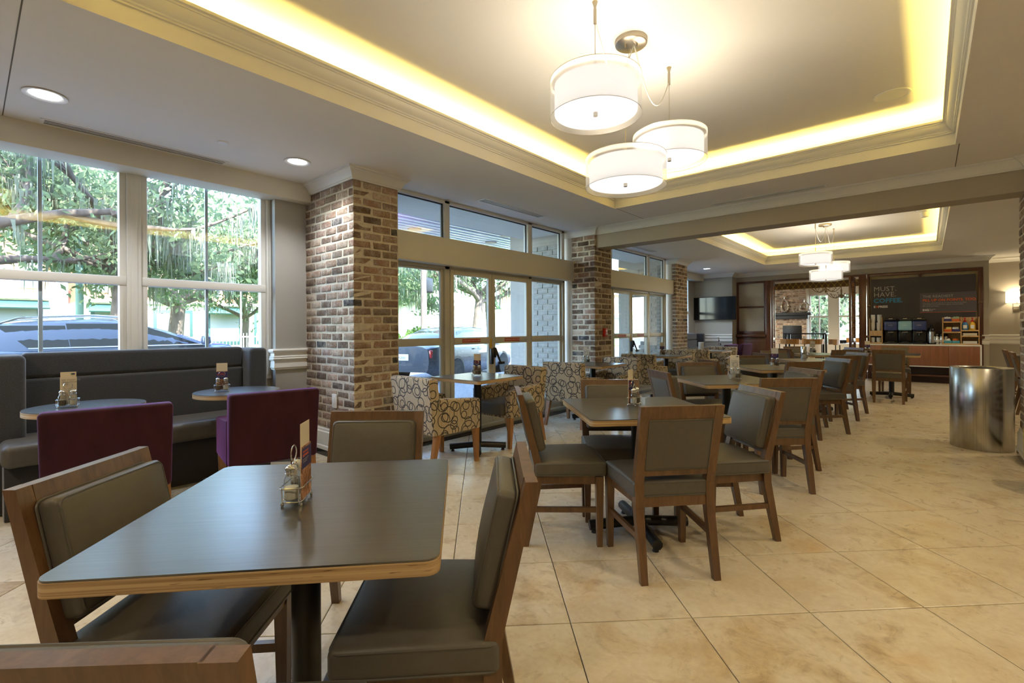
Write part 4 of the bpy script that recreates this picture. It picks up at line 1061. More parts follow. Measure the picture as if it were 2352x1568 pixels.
t = thing('wall_outlet', 'white outlet cover low on the first brick pillar', 'outlet', (-4.232, 2.300, 0.545))
G().rbox(-0.04, 0.04, -0.014, 0.0, -0.065, 0.065, 0.004).obj('cover_plate', M_['white'], t, 40)
G().rbox(-0.018, 0.018, -0.018, -0.0141, -0.04, 0.04, 0.003).obj('socket_face', M_['trim'], t, 40)
t = thing('pedestal_bin', 'yellow and grey stand cut off by the right edge', 'stand', (0.64, 5.09, 0))
G().rbox(-0.10, 0.10, -0.10, 0.10, 0.0, 0.22, 0.02, 2).obj('grey_base', simple('mid_grey_plastic', (0.20, 0.20, 0.20), 0.5), t, 40)
G().rbox(-0.103, 0.103, -0.103, 0.103, 0.2205, 0.47, 0.02, 2).obj('yellow_body', simple('yellow_plastic', (0.70, 0.52, 0.02), 0.45), t, 40)
# ---------------------------------------------------------------- television
t = thing('television', 'black wall television left of the mahogany screens', 'television', (-4.41, 13.5, 1.74))
G().rbox(-0.575, 0.575, -0.03, 0.02, -0.315, 0.315, 0.006).obj('bezel', M_['black'], t, 40)
G().box(-0.562, 0.562, -0.0315, -0.0302, -0.298, 0.302).obj('screen', simple('dead_screen', (0.003, 0.003, 0.004), 0.12), t, 0)
G().rbox(-0.2, 0.2, 0.02, 0.05, -0.15, 0.15, 0.004).obj('wall_mount', M_['black'], t, 40)
# ---------------------------------------------------------------- mahogany screens and lounge opening in the far wall
MH = M_['mahogany']; LIN = simple('linen_pane', (0.50, 0.46, 0.39), 0.85, var=0.12, vscale=120, stretch=(1, 1, 0.3))
yf = FY - 0.02; yb = FY + 0.12
sc = thing('mahogany_screen', 'mahogany framed screen with two pale linen panes beside the television', 'screen', (-3.5, FY, 0))
def part(name, m, par, *bx, r=0.006, sm=30):
    g = G()
    for b in bx: g.rbox(*b, r)
    return g.obj(name, m, par, sm)
ox, oy = 3.5, -FY
def B(x0, x1, y0, y1, z0, z1): return (x0 + ox, x1 + ox, y0 + oy, y1 + oy, z0, z1)
part('frame', MH, sc, B(-3.975, -3.90, yf, yb, 1.02, 2.45), B(-3.90, -3.255, yf, yb, 2.40, 2.45), B(-3.90, -3.255, yf + 0.01, yb, 1.742, 1.785), B(-3.90, -3.255, yf + 0.01, yb, 1.02, 1.115), B(-3.27, -3.235, yf, yb, 1.02, 2.45))
part('sill', MH, sc, B(-3.985, -3.215, yf - 0.07, yb, 0.955, 1.02))
part('base_panel', MH, sc, B(-3.975, -3.215, yf, yb, 0.0, 0.955))
part('raised_panel', MH, sc, B(-3.90, -3.30, yf - 0.018, yf, 0.12, 0.86), r=0.012)
for (a, b) in ((1.115, 1.742), (1.785, 2.40)): part('pane', LIN, sc, B(-3.90, -3.27, FY + 0.03, FY + 0.045, a, b), r=0.002)
for (x0, x1, lb) in ((-3.235, -3.10, 'left'), (-1.22, -1.082, 'right')):
    p = thing('mahogany_post', 'reddish mahogany post on the %s of the lounge opening' % lb, 'post', ((x0 + x1) / 2, FY, 0)); w = (x1 - x0) / 2
    G().rbox(-w, w, -0.05, 0.16, 0.0, 2.45, 0.008).obj('shaft', wood('red_post' + lb, (0.10, 0.028, 0.010), (0.19, 0.06, 0.022), 0.3, coat=0.4), p, 30)
    G().rbox(-w - 0.012, w + 0.012, -0.065, 0.16, 0.0, 0.16, 0.008).obj('plinth', MH, p, 30)
p = thing('opening_header', 'mahogany header rail over the lounge opening', 'header', (-2.16, FY, 2.43))
G().rbox(-0.94, 0.94, -0.02, 0.14, -0.02, 0.025, 0.006).obj('rail', MH, p, 30)
# folded-back fretwork door leaves
def fret_leaf(label, hx, hy, ang, hinge):
    t = thing('fretwork_door', label, 'door', (hx, hy, 0), ang)
    L = 0.62; g = G()
    for (a, b, c, d) in ((0, 0.07, 0.03, 2.38), (L - 0.07, L, 0.03, 2.38)): g.rbox(a, b, -0.022, 0.022, c, d, 0.006)
    for (c, d) in ((0.03, 0.16), (0.85, 0.95), (2.28, 2.38)): g.rbox(0.07, L - 0.07, -0.022, 0.022, c, d, 0.006)
    g.obj('door_frame', MH, t, 30)
    g = G()
    for i in range(4):
        for j in range(11):
            cx, cz = 0.13 + i * 0.12, 1.01 + j * 0.12
            g.tube([(cx + 0.064 * math.cos(2 * PI * k / 10), 0, cz + 0.064 * math.sin(2 * PI * k / 10)) for k in range(10)], 0.009, 4, True)
            if j < 5: g.tube([(cx + 0.064 * math.cos(2 * PI * k / 10), 0, 0.22 + j * 0.13 + 0.064 * math.sin(2 * PI * k / 10)) for k in range(10)], 0.009, 4, True)
    g.obj('fretwork', M_['armwood'], t, 40, kind='stuff')
    for z in (0.95, 1.72, 2.26):
        G().rbox(-0.012, 0.03, -0.034, -0.022, z - 0.045, z + 0.045, 0.003).obj('hinge', M_['nickel'], t, 30)
    return t
fret_leaf('fretwork door folded open at the left of the lounge opening', -3.02, FY - 0.04, math.radians(-82), 1)
fret_leaf('fretwork door folded open at the right of the lounge opening', -1.30, FY - 0.04, math.radians(-93), -1)
# ---------------------------------------------------------------- coffee wall: mahogany frame, glass transoms, grey poster
cf = thing('coffee_wall_frame', 'mahogany window frame around the grey coffee poster', 'screen', (-0.09, FY, 0)); ox, oy = 0.09, -FY
part('frame', MH, cf, B(-1.062, -1.018, yf, yb, 0.0, 2.45), B(0.815, 0.885, yf, yb, 0.0, 2.45), B(-1.018, 0.815, yf, yb, 2.385, 2.45), B(-0.15, -0.095, yf, yb, 2.25, 2.385), B(-1.018, 0.815, yf, yb, 0.0, 0.75),
     B(-1.062, -1.0, yf - 0.02, yb, 1.68, 1.73), B(0.80, 0.885, yf - 0.02, yb, 1.68, 1.73), B(-1.085, -0.98, yf - 0.05, yb, 0.955, 1.01), B(0.79, 0.90, yf - 0.05, yb, 0.955, 1.01))
for (a, b) in ((-1.018, -0.15), (-0.095, 0.815)): part('pane', simple('frosted_amber_pane', (0.52, 0.42, 0.24), 0.5), cf, B(a, b, FY + 0.05, FY + 0.06, 0.75, 2.385), r=0.002)
GP = simple('charcoal_poster', (0.052, 0.045, 0.050), 0.6); GP2 = simple('grey_violet_panel', (0.105, 0.092, 0.108), 0.6)
ps = thing('coffee_poster', 'charcoal poster board lettered MUST. HAVE. COFFEE. above the coffee counter', 'poster', (-0.105, FY - 0.03, 0.86))
G().box(-0.880, 0.880, -0.012, 0.0, 0.0, 1.455).obj('board', GP, ps, 0)
pn = G().box(-0.015, 0.89, -0.015, -0.0125, 0.66, 1.09).obj('offer_panel', GP2, ps, 0)
G().box(-0.015, 0.89, -0.017, -0.0151, 0.66, 0.668).obj('orange_rule', ORANGE, pn, 0)
LBLUE = simple('bright_blue_ink', (0.03, 0.26, 0.56), 0.6); LGREY = simple('pale_grey_ink', (0.42, 0.40, 0.38), 0.6)
RS = (PI / 2, 0, 0)
for (s_, z, m, sz, bo) in (('MUST.', 1.175, LGREY, 0.150, 0), ('HAVE.', 1.045, LGREY, 0.150, 0), ('COFFEE.', 0.908, LBLUE, 0.140, 0.004)):
    text(s_, sz, m, ps, (-0.835, -0.0135, z), RS, bold=bo, space=1.02)
text('\u2014', 0.05, LGREY, ps, (-0.835, -0.0135, 0.865), RS)
text('E', 0.068, INK_W, ps, (-0.835, -0.0135, 0.793), RS, bold=0.003); text('X', 0.068, ORANGE, ps, (-0.795, -0.0135, 0.793), RS, bold=0.003); text('PRESS', 0.068, INK_W, ps, (-0.748, -0.0135, 0.793), RS, bold=0.003)
text('THE READIEST', 0.078, LGREY, pn, (0.030, -0.0158, 0.985), RS); text('FILL UP ON POINTS. TOO.', 0.0735, ORANGE, pn, (0.030, -0.0158, 0.905), RS, bold=0.0025)
text('Use your rewards points or Card at the front desk\nand redeem points for free nights, merchandise,\ngift cards and more.', 0.034, LGREY, pn, (0.030, -0.0158, 0.855), RS)
text('IHG', 0.062, INK_W, pn, (0.030, -0.0158, 0.695), RS, bold=0.003); text('Rewards\nClub', 0.028, INK_W, pn, (0.145, -0.0158, 0.722), RS)
# ---------------------------------------------------------------- coffee counter
CW = wood('walnut_laminate', (0.165, 0.055, 0.024), (0.25, 0.095, 0.045), 0.45, scale=(14, 14, 0.7))
cc = thing('coffee_counter', 'long coffee counter with walnut fronts and white stone top', 'cabinet', (-0.10, 13.65, 0)); ox, oy = 0.10, -13.65
part('countertop', M_['white'], cc, B(-1.02, 0.825, 13.40, 13.90, 0.805, 0.832), r=0.004)
part('side_panel', M_['white'], cc, B(0.80, 0.825, 13.40, 13.90, 0.355, 0.805), B(-1.02, -0.995, 13.40, 13.90, 0.355, 0.805), B(-0.995, 0.80, 13.40, 13.90, 0.355, 0.375), r=0.003)
for (a, b) in ((-0.993, -0.335), (-0.331, 0.33), (0.334, 0.798)): part('door', CW, cc, B(a, b, 13.398, 13.42, 0.378, 0.803), r=0.002)
part('carcass', CW, cc, B(-0.99, 0.79, 13.42, 13.88, 0.38, 0.80), r=0.002)
part('plinth', simple('dark_brown_plinth', (0.022, 0.008, 0.005), 0.5), cc, B(-0.95, 0.80, 13.72, 13.90, 0.0, 0.355), r=0.002)
part('foot_rail', MH, cc, B(-0.95, 0.80, 13.60, 13.72, 0.14, 0.175), r=0.004)
PINE = wood('pale_maple', (0.42, 0.25, 0.10), (0.58, 0.38, 0.18), 0.5)
Y0 = 13.62; ZT = 0.832
# left cup shelf
cs = thing('cup_shelf', 'maple cup shelf at the left end of the coffee counter', 'shelf', (-0.875, Y0, ZT)); ox, oy = 0.875, -Y0
def BB(x0, x1, y0, y1, z0, z1): return (x0 + ox, x1 + ox, y0 + oy, y1 + oy, z0 - ZT, z1 - ZT)
part('side', PINE, cs, BB(-0.775, -0.757, 13.50, 13.76, ZT, 1.415), BB(-0.995, -0.98, 13.50, 13.76, ZT, 1.40), r=0.003)
part('shelf_board', PINE, cs, BB(-0.98, -0.775, 13.50, 13.76, 1.105, 1.125), BB(-0.98, -0.775, 13.50, 13.76, ZT, 0.862), r=0.003)
part('front_panel', PINE, cs, BB(-0.98, -0.775, 13.50, 13.515, 1.005, 1.105), r=0.003)
def cup_stack(label, x, y, z, h, r=0.042):
    t = thing('paper_cup_stack', label, 'cups', (x, y, z), 0, 'white paper cups on the maple shelf')
    n = max(2, int(h / 0.022)); g = G(); prof = [(0.0, 0.0), (r * 0.78, 0.0)]
    for k in range(n):
        zz = h * 0.35 + k * (h * 0.65) / n
        prof += [(r * 0.98, zz), (r * 1.03, zz + 0.004), (r * 0.96, zz + 0.008)]
    prof += [(r * 1.03, h), (r * 0.95, h), (0.0, h - 0.03)]
    G().lathe(prof[1:], 18).obj('cups', M_['white'], t, 40)
    return t
for (x, z, h, lb) in ((-0.935, 1.125, 0.185, 'upper left'), (-0.825, 1.125, 0.185, 'upper right'), (-0.93, 1.311, 0.175, 'topmost left'), (-0.815, 1.311, 0.175, 'topmost right'), (-0.935, 0.862, 0.11, 'lower left'), (-0.83, 0.862, 0.11, 'lower right')):
    cup_stack('white paper cup stack, %s on the maple cup shelf' % lb, x, 13.60, z, h)
# coffee dispensers
DK = simple('gloss_black_plastic', (0.008, 0.008, 0.009), 0.25); NAVY = simple('navy_front', (0.022, 0.040, 0.16), 0.35); PALEB = simple('pale_blue_front', (0.22, 0.42, 0.55), 0.35)
def dispenser(x, front, label):
    t = thing('coffee_dispenser', label, 'coffee dispenser', (x, 13.62, ZT), 0, 'coffee dispensers on the counter')
    w = 0.118
    G().rbox(-w, w, 0.02, 0.16, 0.0, 0.30, 0.02, 2).obj('tower', DK, t, 40)
    G().rbox(-w, w, -0.14, 0.16, 0.0, 0.035, 0.012).obj('drip_tray', DK, t, 40)
    G().rbox(-w, w, -0.13, 0.16, 0.30, 0.505, 0.03, 2).obj('reservoir', front, t, 40)
    g = G(); n0 = 0; g.rbox(-w * 0.98, w * 0.98, -0.12, 0.155, 0.506, 0.575, 0.05, 3); g.obj('lid', DK, t, 50)
    G().rbox(-0.035, 0.035, -0.128, -0.05, 0.553, 0.563, 0.003).obj('lid_badge', M_['card'], t, 40)
    text('COFFEE', 0.022, INK_W, t, (-0.044, -0.1325, 0.405), (PI / 2, 0, 0), extrude=0.0004)
    g = G(); g.rbox(-0.05, 0.05, -0.10, 0.02, 0.235, 0.30, 0.015, 2); g.tube([(0, -0.08, 0.24), (0, -0.08, 0.19)], 0.012, 8); g.obj('tap', DK, t, 40)
    G().tube([(-0.05, -0.105, 0.25), (0.05, -0.105, 0.262)], 0.008, 6).obj('tap_lever', M_['chrome'], t, 40)
    G().lathe([(0.0, 0.035), (0.055, 0.035), (0.06, 0.045), (0.06, 0.055)], 20, (0, -0.05, 0)).obj('drip_grid', M_['rubber'], t, 40)
    return t
dispenser(-0.612, NAVY, 'left coffee dispenser with navy front'); dispenser(-0.367, PALEB, 'middle coffee dispenser with pale blue front'); dispenser(-0.128, NAVY, 'right coffee dispenser with navy front, beside the air pot')
t = thing('airpot', 'black and steel air pot right of the dispensers', 'air pot', (0.068, 13.62, ZT))
G().lathe([(0.0, 0), (0.068, 0), (0.072, 0.01), (0.072, 0.03)], 24).obj('base', DK, t, 40); G().lathe([(0.066, 0.03), (0.066, 0.27)], 24).obj('steel_body', M_['chrome'], t, 40)
g = G(); g.lathe([(0.070, 0.27), (0.072, 0.29), (0.062, 0.33), (0.05, 0.35), (0.02, 0.36), (0.02, 0.42), (0.0, 0.425)], 24); g.tube([(0, -0.06, 0.33), (0, -0.12, 0.345), (0, -0.12, 0.30)], 0.012, 8); g.obj('pump_head', DK, t, 40)
for k, x in enumerate((0.165, 0.232, 0.298)):
    t = thing('creamer_flask', 'small steel creamer flask with label, %s of three' % ('left', 'middle', 'right')[k], 'flask', (x, 13.56 if k == 1 else 13.60, ZT), 0, 'steel creamer flasks')
    G().lathe([(0.0, 0), (0.034, 0), (0.036, 0.006), (0.036, 0.15), (0.030, 0.17)], 20).obj('body', M_['chrome'], t, 40)
    G().lathe([(0.0365, 0.055), (0.0365, 0.105)], 20).obj('paper_label', M_['white'], t, 40); G().lathe([(0.030, 0.17), (0.031, 0.20), (0.022, 0.22), (0.0, 0.222)], 20).obj('cap', DK, t, 40)
# maple condiment rack
rk = thing('condiment_rack', 'maple condiment rack at the right end of the coffee counter', 'shelf', (0.52, Y0, ZT)); ox, oy = -0.52, -Y0
part('side', PINE, rk, BB(0.240, 0.256, 13.50, 13.78, ZT, 1.365), BB(0.520, 0.536, 13.50, 13.78, ZT, 1.405), BB(0.785, 0.800, 13.50, 13.78, ZT, 1.405), r=0.003)
part('back_board', PINE, rk, BB(0.240, 0.80, 13.77, 13.785, ZT, 1.405), r=0.003)
for (a, b, z) in ((0.256, 0.52, 1.29), (0.256, 0.52, 1.075), (0.256, 0.52, ZT), (0.536, 0.785, 1.11), (0.536, 0.785, 0.995), (0.536, 0.785, ZT)): part('shelf_board', PINE, rk, BB(a, b, 13.50, 13.77, z, z + 0.028), r=0.003)
def bin_(x, z, m, fill, label, h=0.055):
    t = thing('packet_box', label, 'box', (x, 13.60, z), 0, 'small packet boxes in the maple rack')
    G().rbox(-0.058, 0.058, -0.08, 0.08, 0.0, h, 0.003).obj('box_body', m, t, 30)
    g = G()
    for k in range(9):
        g2 = len(g.v); g.rbox(-0.024, 0.024, -0.002, 0.002, 0.0, 0.045, 0.001); g.xf(Matrix.Translation((R.uniform(-0.03, 0.03), -0.06 + k * 0.015, h - 0.012 + R.uniform(0, 0.012))) @ Matrix.Rotation(R.uniform(-0.4, 0.4), 4, 'X') @ Matrix.Rotation(R.uniform(-0.3, 0.3), 4, 'Y'), g2)
    g.obj('packets', fill, t, 30, kind='stuff')
PYEL = simple('pale_yellow_paper', (0.72, 0.62, 0.20), 0.6); TEAL = simple('teal_card', (0.06, 0.30, 0.42), 0.5); ORG = simple('orange_card', (0.60, 0.12, 0.02), 0.5)
bin_(0.325, 1.318, BLUE, M_['white'], 'indigo packet box on top of the maple rack'); bin_(0.45, 1.318, ORG, simple('pale_green_paper', (0.35, 0.5, 0.3), 0.6), 'orange packet box on top of the maple rack')
bin_(0.325, 1.103, ORG, PYEL, 'orange box of yellow packets on the middle shelf'); bin_(0.45, 1.103, BLUE, M_['white'], 'indigo box of white packets on the middle shelf')
bin_(0.325, 0.86, TEAL, M_['white'], 'teal box of white packets on the bottom shelf'); bin_(0.45, 0.86, TEAL, ORG, 'teal box of brown packets on the bottom shelf')
def creamer(x, m, label):
    t = thing('pump_bottle', label, 'bottle', (x, 13.60, 1.138), 0, 'creamer pump bottles')
    G().lathe([(0.0, 0), (0.048, 0), (0.052, 0.008), (0.052, 0.10), (0.042, 0.135), (0.026, 0.155), (0.022, 0.165)], 24).obj('body', m, t, 40)
    G().rbox(-0.03, 0.03, -0.054, -0.048, 0.03, 0.10, 0.003).obj('bottle_label', M_['white'], t, 40)
    g = G(); g.lathe([(0.024, 0.165), (0.024, 0.19), (0.008, 0.20), (0.008, 0.235), (0.018, 0.24), (0.018, 0.25), (0.0, 0.252)], 16); g.tube([(0, 0, 0.245), (0, -0.05, 0.243), (0, -0.06, 0.23)], 0.007, 6); g.obj('pump', M_['red'], t, 40)
creamer(0.588, simple('blue_bottle', (0.05, 0.22, 0.55), 0.35), 'blue creamer bottle with red pump'); creamer(0.70, simple('yellow_bottle', (0.75, 0.45, 0.03), 0.35), 'yellow creamer bottle with red pump')
for (z, lb) in ((1.023, 'upper'), (0.86, 'lower')):
    t = thing('napkin_stack', '%s stack of napkins in the maple rack' % lb, 'napkins', (0.66, 13.60, z), 0)
    g = G()
    for k in range(5): g.rbox(-0.105, 0.105, -0.09, 0.08, k * 0.010, k * 0.010 + 0.008, 0.002)
    g.obj('napkins', M_['card'] if z > 1 else M_['white'], t, 30)
# ---------------------------------------------------------------- wall sconce
t = thing('wall_sconce', 'lit drum wall sconce right of the coffee station', 'sconce', (1.42, 14.6, 1.82))
G().lathe([(0.168, -0.115), (0.168, 0.115)], 40, (0, -0.12, 0), caps=False).obj('shade', emit('sconce_shade', (1.0, 0.86, 0.60), 2.2), t, 40)
g = G(); q = [(-0.06, -0.12, -0.14), (0.06, -0.12, -0.14), (0.06, -0.12, -0.25), (-0.06, -0.12, -0.25)]; g.tube(q, 0.009, 6, True); g.tube([(0, -0.12, -0.11), (0, -0.12, -0.14)], 0.008, 6); g.tube([(0, -0.12, -0.25), (0, 0.0, -0.25)], 0.009, 6); g.rbox(-0.05, 0.05, -0.015, 0, -0.30, -0.18, 0.004); g.obj('bracket', M_['nickel'], t, 40)
l = bpy.data.lights.new('sconce_lamp', 'POINT'); l.energy = 10; l.color = (1.0, 0.80, 0.50); l.shadow_soft_size = 0.05
o = bpy.data.objects.new('sconce_lamp', l); COL.objects.link(o); o.location = (1.42, 14.48, 1.86)
# ---------------------------------------------------------------- lounge seen through the opening
LY = 19.6
G().box(-7.0, 4.3, 14.9, 21.0, -0.12, 0.0).obj('floor_lounge', simple('lounge_floor', (0.30, 0.22, 0.14), 0.4, var=0.2, vscale=3), None, 0, label='lounge floor beyond the opening', category='floor', **STRUCT)
G().box(-7.0, 4.3, 14.12, 21.0, 2.72, 2.8).obj('ceiling_lounge', M_['ceiling'], None, 0, label='pale lounge ceiling beyond the opening', category='ceiling', **STRUCT)
# back wall of the lounge with two window openings
g = G()
for b in ((-7.0, -4.15, LY, LY + 0.2, 0, 2.8), (-4.15, -3.13, LY, LY + 0.2, 0, 2.8), (-3.13, 1.0, LY, LY + 0.2, 2.36, 2.8), (-3.13, 1.0, LY, LY + 0.2, 0, 0.6), (-2.56, -2.29, LY, LY + 0.2, 0.6, 2.36), (-1.55, -1.30, LY, LY + 0.2, 0.6, 2.36), (-0.4, 1.0, LY, LY + 0.2, 0.6, 2.36)): g.box(*b)
g.obj('wall_lounge', M_['cream'], None, 0, label='cream lounge wall with bright windows', category='wall', **STRUCT)
G().box(-7.1, -7.0, 13.96, 21, 0, 2.8).obj('wall_lounge_left', M_['cream'], None, 0, label='left lounge wall', category='wall', **STRUCT)
G().box(4.3, 4.4, 14.9, 21, 0, 2.8).obj('wall_lounge_right', M_['cream'], None, 0, label='right lounge wall', category='wall', **STRUCT)
for k, (a, b) in enumerate(((-3.13, -2.56), (-2.29, -1.55), (-1.30, -0.4))):
    g = G(); m_ = (a + b) / 2
    for (x0, x1) in ((a, a + 0.03), (b - 0.03, b), (m_ - 0.018, m_ + 0.018)): g.rbox(x0, x1, LY + 0.02, LY + 0.08, 0.6, 2.36, 0.004)
    for (z0, z1) in ((0.6, 0.65), (1.545, 1.60), (2.31, 2.36)): g.rbox(a, b, LY + 0.015, LY + 0.085, z0, z1, 0.004)
    w = g.obj('window_%d' % (k + 3), M_['trim'], None, 30, label='%s bright lounge window' % ('narrow left', 'middle', 'right')[k], category='window', **STRUCT)
    for (x0, x1) in ((a + 0.03, m_ - 0.018), (m_ + 0.018, b - 0.03)):
        for (z0, z1) in ((0.65, 1.545), (1.60, 2.31)): G().box(x0, x1, LY + 0.045, LY + 0.05, z0, z1).obj('pane', M_['glass'], w, 0)
# patterned gold valance across the lounge
def valmat():
    m, nt, b, _ = base('gold_lattice_fabric'); setb(b, 0.8)
    vec = coords(nt, 'Object'); s = nt.nodes.new('ShaderNodeSeparateXYZ'); nt.links.new(vec, s.inputs[0])
    sx = math_(nt, 'SINE', math_(nt, 'MULTIPLY', s.outputs[0], 48)); sz = math_(nt, 'SINE', math_(nt, 'MULTIPLY', s.outputs[2], 34))
    p = math_(nt, 'ABSOLUTE', math_(nt, 'ADD', sx, sz))
    nt.links.new(ramp(nt, p, [(0.18, (0.36, 0.24, 0.055)), (0.34, (0.115, 0.065, 0.018))]), b.inputs['Base Color']); return m
t = thing('valance', 'gold lattice patterned valance across the lounge', 'valance', (-2.0, 14.5, 2.225))
G().rbox(-1.3, 1.3, -0.02, 0.02, 0.0, 0.165, 0.004).obj('fabric', valmat(), t, 0)
G().rbox(-1.3, 1.3, -0.03, 0.03, 0.166, 0.215, 0.004).obj('headboard', M_['trim'], t, 30)
for q in (-1.0, 1.0): G().tube([(q, 0, 0.21), (q, 0, 0.495)], 0.01, 6).obj('hanger', M_['trim'], t)
# fireplace
fb = brick('pale_fireplace_brick', 1.9, 0.7); M_['fbrick'] = fb
fp = G().box(-4.15, -3.135, 19.06, LY - 0.01, 0, 2.71).obj('fireplace', M_['mortar'], None, 0, label='pale brick fireplace breast in the far lounge', category='fireplace')
n = 36; c_ = 2.72 / n
for k in range(8, n):
    x = -4.15 + (0.1 if k % 2 else 0.0)
    while x < -3.14:
        e = min(x + 0.2, -3.135); z = (k + 0.5) * c_
        if not (-3.86 < (x + e) / 2 < -3.28 and 0.85 < z < 1.28) and e - x > 0.06:
            o = mk('brick', brick_me(e - x - 0.012, 0.07, 'fbrick'), fp); o.location = ((x + e) / 2, 19.06 + 0.03, z)
        x = e
part_ = G().rbox(-4.35, -2.98, 18.86, 19.06, 1.62, 1.72, 0.012); part_.rbox(-4.25, -3.08, 18.93, 19.06, 1.50, 1.62, 0.01); part_.obj('mantel', simple('slate_mantel', (0.045, 0.048, 0.055), 0.5), fp, 30)
G().rbox(-3.86, -3.28, 19.035, 19.06, 0.80, 1.27, 0.006).obj('firebox', M_['black'], fp, 30)
def ring_vase(x, rx, rz, label):
    t = thing('ring_vase', label, 'vase', (x, 18.96, 1.72), 0, 'silver ring vases on the mantel')
    g = G(); P = []; rr = []
    for k in range(28):
        a = 2 * PI * k / 28; P.append((rx * math.cos(a), 0, rz + 0.03 + rz * math.sin(a))); rr.append(0.038 - 0.010 * math.sin(a))
    g.tube(P, rr, 8, True); g.obj('ring', M_['chrome'], t, 40)
    G().lathe([(0.022, 0.0), (0.018, 0.06), (0.028, 0.10), (0.02, 0.10)], 12, (0, 0, 2 * rz + 0.05)).obj('neck', M_['chrome'], t, 40)
ring_vase(-3.79, 0.105, 0.215, 'tall oval silver ring vase on the mantel'); ring_vase(-3.19, 0.14, 0.15, 'rounder silver ring vase on the mantel')
t = thing('flower_spray', 'dried white flower spray between the ring vases', 'flowers', (-3.5, 18.97, 1.72))
g = G(); rr_ = random.Random(4)
for k in range(26):
    a = rr_.uniform(-1.2, 1.2); L = rr_.uniform(0.15, 0.36); g.tube([(0, 0, 0), (L * math.sin(a) * 0.5, rr_.uniform(-0.05, 0.05), L * 0.6), (L * math.sin(a), rr_.uniform(-0.08, 0.08), L * math.cos(a * 0.6))], 0.003, 4)
    g.lathe([(0, -0.012), (0.012, 0), (0, 0.012)], 6, (L * math.sin(a), 0, L * math.cos(a * 0.6)))
g.obj('stems', M_['card'], t, 40, kind='stuff')
# chandeliers
def chandelier(label, x, y, z, lit, r=0.34, n=6):
    t = thing('chandelier', label, 'chandelier', (x, y, z), 0, 'scrolled lounge chandeliers'); m = simple('aged_bronze' + str(lit), (0.16, 0.12, 0.06), 0.4, metal=0.8) if 'bz' not in PROT else PROT['bz']; PROT['bz'] = m
    G().lathe([(0.0, -0.06), (0.03, -0.04), (0.05, 0.0), (0.03, 0.04), (0.02, 0.10), (0.025, 0.20), (0.012, 0.24), (0.012, 2.72 - z)], 16).obj('stem', m, t, 40)
    for k in range(n):
        a = 2 * PI * k / n + 0.4; d = Vector((math.cos(a), math.sin(a), 0)); P = []
        for i in range(12):
            u = i / 11; P.append(d * (0.03 + r * u) + Vector((0, 0, 0.06 - 0.11 * math.sin(PI * u * 1.05) + 0.03 * u)))
        g = G(); g.tube(P, 0.009, 6)
        g.tube([d * (r * 0.62 + 0.05 * math.cos(q)) + Vector((0, 0, 0.03 + 0.05 * math.sin(q))) for q in [i * 0.6 for i in range(9)]], 0.006, 5)
        q = P[-1]; g.lathe([(0.0, -0.01), (0.03, 0.0), (0.034, 0.012), (0.012, 0.014)], 12, q); ar = g.obj('arm', m, t, 40)
        G().lathe([(0.011, 0.012), (0.011, 0.10), (0.0, 0.102)], 10, q).obj('candle', M_['card'], ar, 40)
        if lit: G().lathe([(0.0, 0.10), (0.012, 0.118), (0.016, 0.14), (0.010, 0.17), (0.0, 0.195)], 10, q).obj('bulb', M_['bulb'], ar, 40)
    return t
chandelier('lit scrolled chandelier hanging in the lounge opening', -2.16, 16.0, 2.24, True)
chandelier('dark scrolled chandelier deeper in the lounge', -2.02, 18.0, 2.16, False, 0.36)
# lounge tables and chairs
OAK = wood('honey_oak', (0.36, 0.17, 0.035), (0.52, 0.28, 0.08), 0.4)
def lounge_chair(label, x, y, face):
    t = thing('lounge_chair', label, 'chair', (x, y, 0), math.radians(face - 90), 'honey oak lounge chairs')
    g = G()
    n = 9
    for i in range(n - 1):
        a0, a1 = math.radians(200 + 140 * i / (n - 1)), math.radians(200 + 140 * (i + 1) / (n - 1))
        p = lambda a, rr, z: (rr * math.cos(a), 0.10 + rr * math.sin(a), z)
        g.hexa([p(a0, 0.27, 0.74), p(a1, 0.27, 0.74), p(a1, 0.245, 0.74), p(a0, 0.245, 0.74), p(a0, 0.28, 0.88), p(a1, 0.28, 0.88), p(a1, 0.255, 0.88), p(a0, 0.255, 0.88)])
    g.obj('curved_back', OAK, t, 40)
    G().rbox(-0.22, 0.22, -0.17, 0.26, 0.42, 0.48, 0.02, 2).obj('seat', M_['bench'], t, 40)
    for (px, py, h) in ((-0.2, 0.22, 0.42), (0.2, 0.22, 0.42), (-0.2, -0.14, 0.74), (0.2, -0.14, 0.74)): G().tube([(px, py, 0), (px, py, h)], 0.013, 8).obj('leg', M_['black'], t, 40)
    return t
for (x, y, f, lb) in ((-2.95, 15.35, 75, 'honey oak lounge chair at the left inside the opening'), (-2.40, 15.5, 100, 'honey oak lounge chair in the middle of the opening'), (-1.93, 15.2, 200, 'large honey oak lounge chair right of the middle')):
    lounge_chair(lb, x, y, f)
lounge_chair('honey oak lounge chair by the bright windows', -1.62, 17.6, 250)
t = thing('high_table', 'long dark high table in the lounge', 'table', (-2.75, 16.6, 0))
G().rbox(-0.55, 0.55, -0.3, 0.3, 1.0, 1.035, 0.006).obj('tabletop', M_['black'], t, 30)
for (px, py) in ((-0.48, -0.24), (0.48, -0.24), (-0.48, 0.24), (0.48, 0.24)): G().rbox(px - 0.025, px + 0.025, py - 0.025, py + 0.025, 0, 1.0, 0.004).obj('leg', M_['black'], t, 30)
for (x, lb) in ((-4.5, 0), (-1.2, 1), (1.5, 2)): spot('lounge_lamp', (x, 16.5, 2.68), 160, SPOT_WARM, 150)
